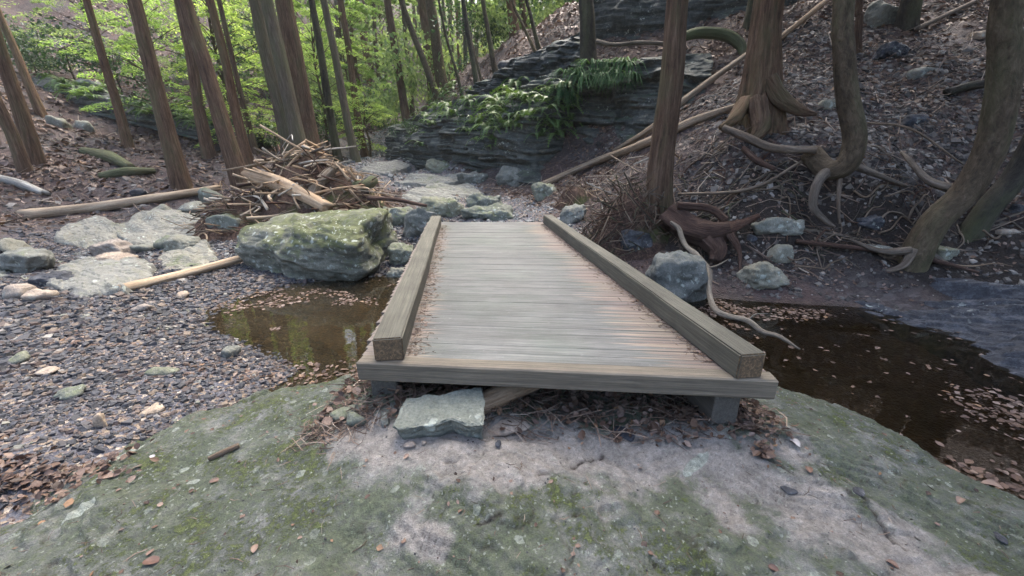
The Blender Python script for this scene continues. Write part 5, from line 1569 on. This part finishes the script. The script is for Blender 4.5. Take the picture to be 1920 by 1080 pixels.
spots = []
for i in range(60):   # along the left ledge
    t = rs.random()
    spots.append((80 + 400 * t, 150 + 105 * t + rs.uniform(-12, 14), 'fern', rs.uniform(.7, 1.3)))
for i in range(95):   # ferns on the cliff's left half
    x_ = rs.uniform(790, 1070)
    spots.append((x_, rs.uniform(170, 262) + 18 * math.sin(x_ * .05) - max(0, x_ - 980) * .3, 'fern', rs.uniform(.5, 1.3)))
for i in range(34):   # sedge hanging from the lip
    x_ = rs.uniform(1040, 1185)
    spots.append((x_, 118 + rs.uniform(0, 42) + max(0, 1085 - x_) * .9, 'sedge', rs.uniform(.45, 1.25)))
bpy.context.view_layer.update()
hits = [first_hit(a, b_) for a, b_, _, _ in spots]
for (a, b_, kd, sc), p in zip(spots, hits):
    if p is None: continue
    if kd == 'fern':
        wh = ('left end' if a < 210 else 'middle' if a < 340 else 'right end') if a < 600 else ('left shoulder' if a < 930 else 'middle' if a < 1000 else 'part left of the sedge')
        lab = ('dark green fern growing along the %s of the rock ledge of the left slope' if a < 600 else 'fern growing on the %s of the slate cliff') % wh
        o = fern(lab, 'ferns on the left ledge' if a < 600 else 'ferns on the slate cliff', p, rs)
    else:
        o = obj('sedge_tuft', rs.choice(SEDGE), None, p, 'tuft of dark green sedge hanging from the %s of the cliff lip' % ('lower left' if a < 1085 else 'middle' if a < 1140 else 'right end'), 'sedge', 'sedge tufts on the cliff lip')
    o.rotation_euler = (rs.uniform(-.2, .2), rs.uniform(-.2, .2), rs.uniform(0, 6.28)); o.scale = (sc,) * 3

# ================================================================ THE WOOD BEYOND
FT = []
for s in range(5):
    r = np.random.default_rng(90 + s)
    tm = stem('trunk', [(0, 0, -.5), (r.normal() * .15, r.normal() * .1, 5), (r.normal() * .3, 0, 10), (r.normal() * .4, 0, 17)], [.2, .17, .13, .05], MAT[['cedar', 'cedar_green', 'bark_grey', 'cedar', 'bark_dark'][s]], n=22, seg=8, seed=s)
    if s in (0, 1, 3):
        cm = cedar_crown('crown', 200 + s, 9, 1.9, 380)
        cz = 10.5
    else:
        cs = [(r.normal() * 1.5, r.normal() * 1.5, r.uniform(-3.5, 4)) for _ in range(16)]
        cm = clump_crown('crown', cs, [r.uniform(.7, 1.2) for _ in cs], 70, MAT['farleaf'], .24, 300 + s)
        cz = 12.5
    FT.append((tm, cm, cz))
rs = random.Random(21)
placed = []
n = 0
while n < 130:
    y_ = rs.uniform(33, 66); px = rs.uniform(380, 1120) if rs.random() < .72 else rs.uniform(-250, 2100)
    x_ = (px - 960) / FPX * y_ * .95
    if any((x_ - a) ** 2 + (y_ - b_) ** 2 < 1.3 for a, b_ in placed): continue
    placed.append((x_, y_)); n += 1
    kv = rs.randrange(5)
    tm, cm, cz = FT[kv]
    sc = rs.uniform(.55, 1.15)
    col = ('reddish', 'greenish', 'pale grey', 'brown', 'dark')[kv]
    where = 'high on the left slope' if px < 420 else 'behind the left cedar clump' if px < 600 else 'behind the slender cedars' if px < 700 else 'at the head of the dry stream' if px < 800 else 'behind the cliff crest' if px < 1000 else 'above the right bank'
    far = 'slim %s trunk of the %s wood %s' % (col, 'nearer' if y_ < 48 else 'farthest', where)
    root = thing('far_tree', far, 'tree', (x_, y_, gz(x_, y_)), 'far trees of the wood', rs.uniform(0, 6.28))
    root.scale = (sc, sc, rs.uniform(.85, 1.1))
    obj('trunk', tm, root); obj('crown', cm, root, (0, 0, cz))
n = 0
while n < 70:
    y_ = rs.uniform(24, 58); px = rs.uniform(350, 1100)
    x_ = (px - 960) / FPX * y_ * .95
    n += 1
    root = thing('shrub', '%s undergrowth bush %s' % ('pale green' if (pv := rs.random() < .75) else 'dark green', 'behind the left cedars' if px < 600 else 'beyond the slender cedars' if px < 720 else 'at the head of the dry stream' if px < 860 else 'behind the crest trees'), 'shrub', (x_, y_, gz(x_, y_) - .1), 'undergrowth of the far wood', rs.uniform(0, 6.28))
    sc = rs.uniform(1.2, 2.6)
    root.scale = (sc, sc, sc * rs.uniform(.9, 1.5))
    obj('foliage', SH[rs.randrange(4)][1 if pv else 0], root)
# the hillside wood that closes the valley, one mass of leaves
r = np.random.default_rng(5)
N_ = 70000
yy = r.uniform(50, 95, N_); xx = r.uniform(-1, 1, N_) * yy * 1.15
zz = ground_z(xx, yy) + 13 * r.random(N_) ** 1.1
dens = fbm(np.stack([xx, yy, zz], 1) * .22, 3, 5) + .25
keep = dens > 0
C = np.stack([xx, yy, zz], 1)[keep]
sz = r.uniform(.35, .8, len(C))
V, F = leaf_quads(C, rnd_dir(r, len(C), .8), rnd_dir(r, len(C)), sz, sz * .6)
obj('far_foliage', mesh_np('far_foliage', V, [F], MAT['farleaf'], False), kind='stuff', label='hazy green foliage of the hillside wood closing the valley', cat='foliage')

# ================================================================ HAZE IN THE VALLEY AIR
bm = bmesh.new()
bmesh.ops.create_cube(bm, size=1.0)
me = bpy.data.meshes.new('haze'); bm.to_mesh(me); bm.free()
hz = bpy.data.materials.new('haze'); hz.use_nodes = True
nt = hz.node_tree
nt.nodes.remove(nt.nodes['Principled BSDF'])
pv_ = nt.nodes.new('ShaderNodeVolumePrincipled')
pv_.inputs['Color'].default_value = (0.97, 1.0, 0.95, 1)
pv_.inputs['Density'].default_value = 0.0007
nt.links.new(pv_.outputs[0], nt.nodes['Material Output'].inputs['Volume'])
me.materials.append(hz)
obj('haze', me, None, (0, 33, 40), 'thin pale haze filling the valley', 'haze', kind='stuff', scale=(156, 164, 94))

# ================================================================ GRAVEL, SLATE FLAKES, LEAF LITTER
def ground_normal(x, y, e=.04):
    zx = (ground_z(x + e, y) - ground_z(x - e, y)) / (2 * e)
    zy = (ground_z(x, y + e) - ground_z(x, y - e)) / (2 * e)
    N = np.stack([-zx, -zy, np.ones_like(zx)], 1)
    return N / np.linalg.norm(N, axis=1)[:, None]


def frames(N, r):
    D = r.normal(size=N.shape)
    D -= N * np.sum(D * N, 1)[:, None]; D /= np.linalg.norm(D, axis=1)[:, None]
    return D, np.cross(N, D)


def pebbles(P, N, size, r, flat=(.25, .6), long_=(.6, 1.0), sub_pts=None):
    """eight-cornered broken pebbles"""
    n = len(P)
    N = N + r.normal(size=N.shape) * .22; N /= np.linalg.norm(N, axis=1)[:, None]
    D, B = frames(N, r)
    cube = np.array([(-1, -1, -1), (1, -1, -1), (1, 1, -1), (-1, 1, -1), (-1, -1, 1), (1, -1, 1), (1, 1, 1), (-1, 1, 1)], float)
    T = cube[None] * r.uniform(.55, 1.0, (n, 8, 1)) + r.normal(size=(n, 8, 3)) * .13
    T[:, 4:, :2] *= r.uniform(.45, .9, (n, 1, 1))
    sx = size * .5; sy = sx * r.uniform(*long_, n); sz = sx * r.uniform(*flat, n)
    V = P[:, None] + D[:, None] * (T[:, :, 0] * sx[:, None])[:, :, None] + B[:, None] * (T[:, :, 1] * sy[:, None])[:, :, None] + N[:, None] * (T[:, :, 2] * sz[:, None] + sz[:, None] * .35)[:, :, None]
    f = np.array([(0, 3, 2, 1), (4, 5, 6, 7), (0, 1, 5, 4), (1, 2, 6, 5), (2, 3, 7, 6), (3, 0, 4, 7)])
    F = (np.arange(n) * 8)[:, None, None] + f[None]
    return V.reshape(-1, 3), F.reshape(-1, 4)


def dead_leaves(P, N, size, r, tilt=.45):
    """curled dead leaves: six corners, two bent halves"""
    n = len(P)
    N = N + r.normal(size=N.shape) * tilt; N /= np.linalg.norm(N, axis=1)[:, None]
    D, B = frames(N, r)
    w = size * r.uniform(.25, .5, n); cu = r.uniform(-.3, .45, n) * size
    pts = [(-.5, 0, 0), (-.1, 1, .6), (.25, .8, .5), (.55, 0, .3), (.25, -.8, .5), (-.1, -1, .6)]
    V = np.stack([P + D * (a * size)[:, None] + B * (b * w)[:, None] + N * (c * cu + size * .06)[:, None] for a, b, c in pts], 1)
    i = (np.arange(n) * 6)[:, None]
    F = np.concatenate([i + np.array([[0, 1, 2, 3]]), i + np.array([[0, 3, 4, 5]])])
    return V.reshape(-1, 3), F


def twigs(P, N, L, rad, r):
    n = len(P)
    D, B = frames(N, r)
    D = D + N * r.normal(size=(n, 1)) * .18; D /= np.linalg.norm(D, axis=1)[:, None]
    bend = r.normal(size=n) * .12 * L
    V = []
    for t, w in ((-.5, .8), (0, 1), (.5, .4)):
        c = P + D * (t * L)[:, None] + B * (bend * (1 - 4 * t * t))[:, None] + N * (rad * 1.2)[:, None]
        for a in (0, 2.094, 4.189):
            V.append(c + (B * math.cos(a) + N * math.sin(a)) * (rad * w)[:, None])
    V = np.stack(V, 1)
    f = []
    for s in (0, 3):
        for a in range(3):
            f.append((s + a, s + (a + 1) % 3, s + 3 + (a + 1) % 3, s + 3 + a))
    F = (np.arange(n) * 9)[:, None, None] + np.array(f)[None]
    return V.reshape(-1, 3), F.reshape(-1, 4)


def stuff(name, label, parts, mat, cat):
    off = 0; Vs = []; Fs = []
    for V, F in parts:
        Vs.append(V); Fs.append(F + off); off += len(V)
    k4 = [f for f in Fs]
    return obj(name, mesh_np(name, np.concatenate(Vs), k4, mat, False), kind='stuff', label=label, cat=cat)


def scatter(n, x0, x1, y0, y1, r, want):
    """random ground points kept with probability want(x, y, z)"""
    x = r.uniform(x0, x1, n); y = r.uniform(y0, y1, n)
    z = ground_z(x, y)
    k = r.random(n) < want(x, y, z)
    x, y, z = x[k], y[k], z[k]
    return np.stack([x, y, z], 1), ground_normal(x, y)


r = np.random.default_rng(3)
inbed = lambda x, y: poly_sd(x, y, EDGE) < 0.0
gsz = lambda n, a=.007, b=.072, k=3.8: a + (b - a) * r.random(n) ** k
P1, N1 = scatter(240000, -10, -.9, .4, 9.0, r, lambda x, y, z: zones(x, y, z)[0] * (z > -.80) * (~inbed(x, y)) * np.clip(3.2 / np.hypot(x + 1, y), .12, 1))
P2, N2 = scatter(60000, -8, 1.5, 6.5, 26, r, lambda x, y, z: zones(x, y, z)[0] * np.clip(9 / y, .2, .9))
s1 = gsz(len(P1)) * np.clip(np.hypot(P1[:, 0], P1[:, 1]) / 4.0, .8, 1.6)
s2 = gsz(len(P2), .03, .14) * np.clip(P2[:, 1] / 12, .8, 2)
stuff('gravel', 'blue-grey slate and tan gravel of the stream bed', [pebbles(P1, N1, s1, r)], MAT['pebble'], 'gravel')
stuff('stream_gravel', 'pale grey broken stones of the dry stream beyond the bridge', [pebbles(P2, N2, s2, r)], MAT['grey_gravel'], 'gravel')

# slate flakes on the right talus and among the left litter
def talus(x, y, z):
    right = sstep(.6, 2.6, x + .10 * y) * sstep(5.2, 6.4, y + .12 * (x - 3)) * sstep(.2, .9, z)
    n_ = .5 + .8 * fbm2(x, y, .7, 3, 44)
    return np.clip(right * n_, 0, 1) * np.clip(8 / y, .2, 1)


P3, N3 = scatter(120000, .2, 14, 5, 17, r, talus)
P4, N4 = scatter(30000, -24, -1, 8.5, 26, r, lambda x, y, z: np.clip(.35 + .6 * fbm2(x, y, .5, 3, 45), 0, .8) * np.clip(10 / y, .2, .7) * (1 - zones(x, y, z)[0]))
P5, N5 = scatter(16000, 1.0, 9, 3.6, 7.0, r, lambda x, y, z: .75 * (z > -.62) * np.clip(.5 + .8 * fbm2(x, y, 1.2, 3, 46), .05, 1))
stuff('slate_flakes', 'grey slate flakes strewn over the slopes', [pebbles(P3, N3, gsz(len(P3), .02, .16, 2.6), r, (.1, .3)), pebbles(P4, N4, gsz(len(P4), .05, .22, 2.0), r, (.12, .35)), pebbles(P5, N5, gsz(len(P5), .015, .09, 2.0), r, (.15, .5))], MAT['flake'], 'stones')

# leaf litter
Q = []
def lit(n, box, want, size):
    P, N = scatter(n, *box, r, want)
    s = size * r.uniform(.6, 1.3, len(P))
    s = s * np.clip(np.hypot(P[:, 0], P[:, 1]) / 8, .8, 2.6)
    Q.append(dead_leaves(P, N, s, r))
lit(95000, (-26, 0, 6.0, 32), lambda x, y, z: (1 - .85 * zones(x, y, z)[0]) * np.clip(11 / y, .12, 1) * np.clip(.6 + .6 * fbm2(x, y, .6, 3, 50), .1, 1) * (z > -.4), .07)
lit(135000, (0, 15, 4.6, 24), lambda x, y, z: (1 - .9 * zones(x, y, z)[0]) * (1 - .6 * zones(x, y, z)[2]) * np.clip(8 / y, .15, 1) * np.clip(.55 + .6 * fbm2(x, y, .7, 3, 51), .25, 1) * (z > -.5), .06)
lit(30000, (-20, 20, 24, 60), lambda x, y, z: np.full(len(x), .8), .06)
lit(7000, (-6, -.8, .5, 6.5), lambda x, y, z: np.clip(.08 + .5 * fbm2(x, y, .8, 3, 52), .03, .6) * (z > -.66) * (~inbed(x, y)), .05)
stuff('leaf_litter', 'brown dead leaves covering the slopes and banks', Q, MAT['litter'], 'leaves')

Tw = []
P, N = scatter(9000, -22, 0, 7, 24, r, lambda x, y, z: (1 - zones(x, y, z)[0]) * np.clip(10 / y, .2, .6)); Tw.append(twigs(P, N, r.uniform(.2, .8, len(P)), r.uniform(.004, .012, len(P)), r))
P, N = scatter(9000, 0, 14, 5, 18, r, lambda x, y, z: (1 - zones(x, y, z)[0]) * np.clip(8 / y, .2, .6)); Tw.append(twigs(P, N, r.uniform(.2, .8, len(P)), r.uniform(.004, .012, len(P)), r))
stuff('twig_litter', 'fallen twigs scattered among the dead leaves', Tw, MAT['twig'], 'twigs')

# leaves drifting on and under the water
def pool_leaves(n, boxpx, dens, size):
    (x0, x1, y0, y1) = boxpx
    x = r.uniform(x0, x1, n); y = r.uniform(y0, y1, n)
    k = r.random(n) < dens(x, y)
    x, y = x[k], y[k]
    z = np.maximum(ground_z(x, y) + .004, WATER + .004)
    return np.stack([x, y, z], 1)


L_ = []
pn = lambda x, y, s, sd: fbm2(x, y, s, 4, sd)
PL = pool_leaves(9000, (-4.2, -.6, 2.6, 5.6), lambda x, y: np.clip((pn(x, y * 1.6, 1.1, 71) - .12) * 2.2, 0, .5) + .85 * sstep(.35, .1, np.hypot((x + 2.9) / 1.1, (y - 4.75) / .45) - .6) * (pn(x, y, 3, 7) > -.3), .04)
L_.append(dead_leaves(PL, np.tile([0, 0, 1.0], (len(PL), 1)), r.uniform(.02, .055, len(PL)), r, .12))
PL = pool_leaves(26000, (1.0, 6.5, .4, 5.0), lambda x, y: (np.clip((pn(x * .7 + y * .5, y - .6 * x, .9, 73) + .28) * 2.0, 0, .85) * sstep(3.6, 2.6, y + .25 * (x - 2.5)) * np.clip(1.9 - (x - 2.2) * .35, .1, 1)
                 + .8 * sstep(.3, .0, np.hypot((x - 2.35) / .5, (y - 4.3) / .55) - .75) * (pn(x, y, 3, 8) > -.25) + .6 * sstep(.3, 0, np.hypot((x - 3.15) / .6, (y - 4.25) / .25) - .7) + .5 * sstep(.3, 0, np.hypot((x - 2.0) / .25, (y - 3.5) / .7) - .6)
                 + .02) * (~inbed(x, y)), .04)
L_.append(dead_leaves(PL, np.tile([0, 0, 1.0], (len(PL), 1)), r.uniform(.018, .06, len(PL)), r, .12))
stuff('drifting_leaves', 'dead leaves afloat and stranded in the pools', L_, MAT['litter'], 'leaves')

# litter packed under the front of the bridge and along the kerbs
U = []; T2 = []
n = 1900
x = r.uniform(-1.1, 1.5, n); y = r.uniform(1.72, 2.6, n)
edge = 1.80 + .05 * np.sin(x * 5) - .06 * (x > .5) + .12 * (np.abs(x + .1) < .35)
k = (y > edge + .08 * r.normal(size=n)); x, y = x[k], y[k]
P = np.stack([x, y, bed_z(x, y) + r.uniform(0, .05, len(x))], 1)
Nn = np.tile([0, 0, 1.0], (len(P), 1))
U.append(dead_leaves(P, Nn, r.uniform(.02, .06, len(P)), r, .6))
x = r.uniform(-1.05, 1.5, 700); y = r.uniform(1.74, 2.3, 700); k = y > 1.82 + .05 * r.normal(size=700) - .05 * (x > .5); x, y = x[k], y[k]
P = np.stack([x, y, bed_z(x, y) + r.uniform(0.005, .05, len(x))], 1)
T2.append(twigs(P, np.tile([0, 0, 1.0], (len(P), 1)), r.uniform(.06, .3, len(P)), r.uniform(.0015, .004, len(P)), r))
x = r.uniform(-1.15, -.75, 260); y = r.normal(1.86, .09, 260)
P = np.stack([x, y, bed_z(x, y) + .004], 1)
T2.append(twigs(P, np.tile([0, 0, 1.0], (len(P), 1)), r.uniform(.05, .2, len(P)), r.uniform(.0012, .003, len(P)), r))
# needles and crumbs along the kerbs on the deck
for (xa, ya), (xb, yb), sg in (((-.60, 2.05), (-1.14, 6.4), 1), ((1.145, 1.95), (.51, 6.5), -1)):
    t = r.random(900) ** 1.4; dx = np.abs(r.normal(size=900)) * .055
    P = np.stack([xa + (xb - xa) * t + sg * dx, ya + (yb - ya) * t, np.full(900, .0025)], 1)
    T2.append(twigs(P, np.tile([0, 0, 1.0], (900, 1)), r.uniform(.01, .06, 900), r.uniform(.0008, .002, 900), r))
    k = r.random(900) < .12
    U.append(dead_leaves(P[k], np.tile([0, 0, 1.0], (k.sum(), 1)), r.uniform(.012, .03, k.sum()), r, .2))
# crumbs of litter over the ledge
n = 420
x = r.uniform(-2.5, 2.7, n); y = r.uniform(.75, 2.4, n); k = inbed(x, y); x, y = x[k], y[k]
P = np.stack([x, y, bed_z(x, y) + .002], 1); Nn = np.tile([0, 0, 1.0], (len(P), 1))
U.append(dead_leaves(P, Nn, r.uniform(.006, .03, len(P)) , r, .3))
n = 500
x = r.uniform(-2.5, 2.7, n); y = r.uniform(.75, 2.4, n); k = inbed(x, y); x, y = x[k], y[k]
P = np.stack([x, y, bed_z(x, y) + .001], 1)
T2.append(twigs(P, np.tile([0, 0, 1.0], (len(P), 1)), r.uniform(.015, .08, len(P)), r.uniform(.0008, .002, len(P)), r))
# drift of red-brown leaves in the notch at the left foot of the ledge
for (a, b_), sx, sy, m in (((90, 915), .22, .09, 420), ((300, 690), .5, .2, 60), ((1435, 855), .03, .04, 40), ((1280, 780), .25, .1, 200), ((1400, 790), .1, .08, 180)):
    g = bed_at(a, b_)
    x = g.x + r.normal(size=m) * sx; y = g.y + r.normal(size=m) * sy
    z = np.maximum(bed_z(x, y), ground_z(x, y)) + r.uniform(.003, .03, m)
    U.append(dead_leaves(np.stack([x, y, z], 1), np.tile([0, 0, 1.0], (m, 1)), r.uniform(.015, .05, m), r, .5))
stuff('ledge_litter', 'dead leaves packed under the bridge and sprinkled over the ledge', U, MAT['litter'], 'leaves')
stuff('needle_litter', 'fine twigs and needles under the bridge and along its kerbs', T2, MAT['twig'], 'twigs')
# grit on the ledge
n = 700
x = r.uniform(-2.5, 2.6, n); y = r.uniform(.75, 2.4, n); k = inbed(x, y); x, y = x[k], y[k]
P = np.stack([x, y, bed_z(x, y)], 1)
stuff('grit', 'small grit and pebbles lying on the rock ledge', [pebbles(P, np.tile([0, 0, 1.0], (len(P), 1)), r.uniform(.003, .012, len(P)) , r)], MAT['pebble'], 'grit')

# single fallen leaves that stand out on the ledge
k = Mat('single_leaf')
MAT['leaf1'] = k.set(k.ramp(k.objrnd(), [(0.0, (0.07, 0.035, 0.025)), (0.5, (0.12, 0.067, 0.046)), (1.0, (0.17, 0.115, 0.085))]), 0.6, k.bump(k.noise(k.objco(), 90, 3), .4, .004))
k = Mat('pale_leaf'); MAT['leaf2'] = k.set((0.3, 0.28, 0.275), 0.6)


def leaf_thing(label, px, py, L, mat, seed):
    r = np.random.default_rng(seed)
    g = bed_at(px, py)
    t = np.linspace(-.5, .5, 7); s = np.linspace(-1, 1, 5)
    Tt, Ss = np.meshgrid(t, s)
    w = L * .30 * np.sqrt(np.clip(1 - (2 * Tt) ** 2, 0, 1)) * (1 - .3 * Tt)
    c1, c2 = r.uniform(.2, .6), r.uniform(-.4, .4)
    V = np.stack([Tt * L, Ss * w, L * (c1 * (Ss * w / L) ** 2 * 4 + c2 * Tt ** 2) + .006 + r.normal(size=Tt.shape) * .03 * L * .3], 2).reshape(-1, 3)
    o = obj('fallen_leaf', mesh_np('fallen_leaf', V, [grid_faces(7, 5)], MAT[mat]), None, (g.x, g.y, g.z + .002), label, 'leaf', rot=(r.uniform(-.2, .2), r.uniform(-.2, .2), r.uniform(0, 6.28)))
    return o


for i, (lab, px, py, L, m) in enumerate([('curled red-brown leaf near the middle of the left moss', 402, 903, .045, 'leaf1'), ('flat brown leaf near the left pale patch', 208, 897, .06, 'leaf1'), ('whitish leaf right of the left pale patch', 287, 858, .035, 'leaf2'),
                                         ('long brown leaf at the bottom left of the ledge', 285, 1056, .07, 'leaf1'), ('brown leaf on the worn rock beside the right post', 1440, 855, .06, 'leaf1'), ('crumpled brown leaf on the worn rock right of the path', 1516, 884, .05, 'leaf1'),
                                         ('pale grey leaf beside the right post', 1490, 832, .06, 'leaf2'), ('brown leaf at the bottom right of the worn rock', 1672, 1060, .045, 'leaf1'), ('orange leaf below the step stone', 762, 858, .035, 'leaf1'),
                                         ('brown leaf pair at the right edge of the moss', 1860, 912, .08, 'leaf1'), ('rusty leaf on the moss at the lower left', 283, 1000 + 38, .03, 'leaf1'), ('small brown leaf at the bottom middle right', 1450, 1068, .04, 'leaf1'), ('silver leaf under the front board by the right post', 1310, 788, .06, 'leaf2'),
                                         ('small tan leaf on the lower middle left moss', 478, 1030, .04, 'leaf1'), ('brown leaf among the lower right moss', 1800, 940, .05, 'leaf1')]):
    leaf_thing(lab, px, py, L, m, 900 + i)
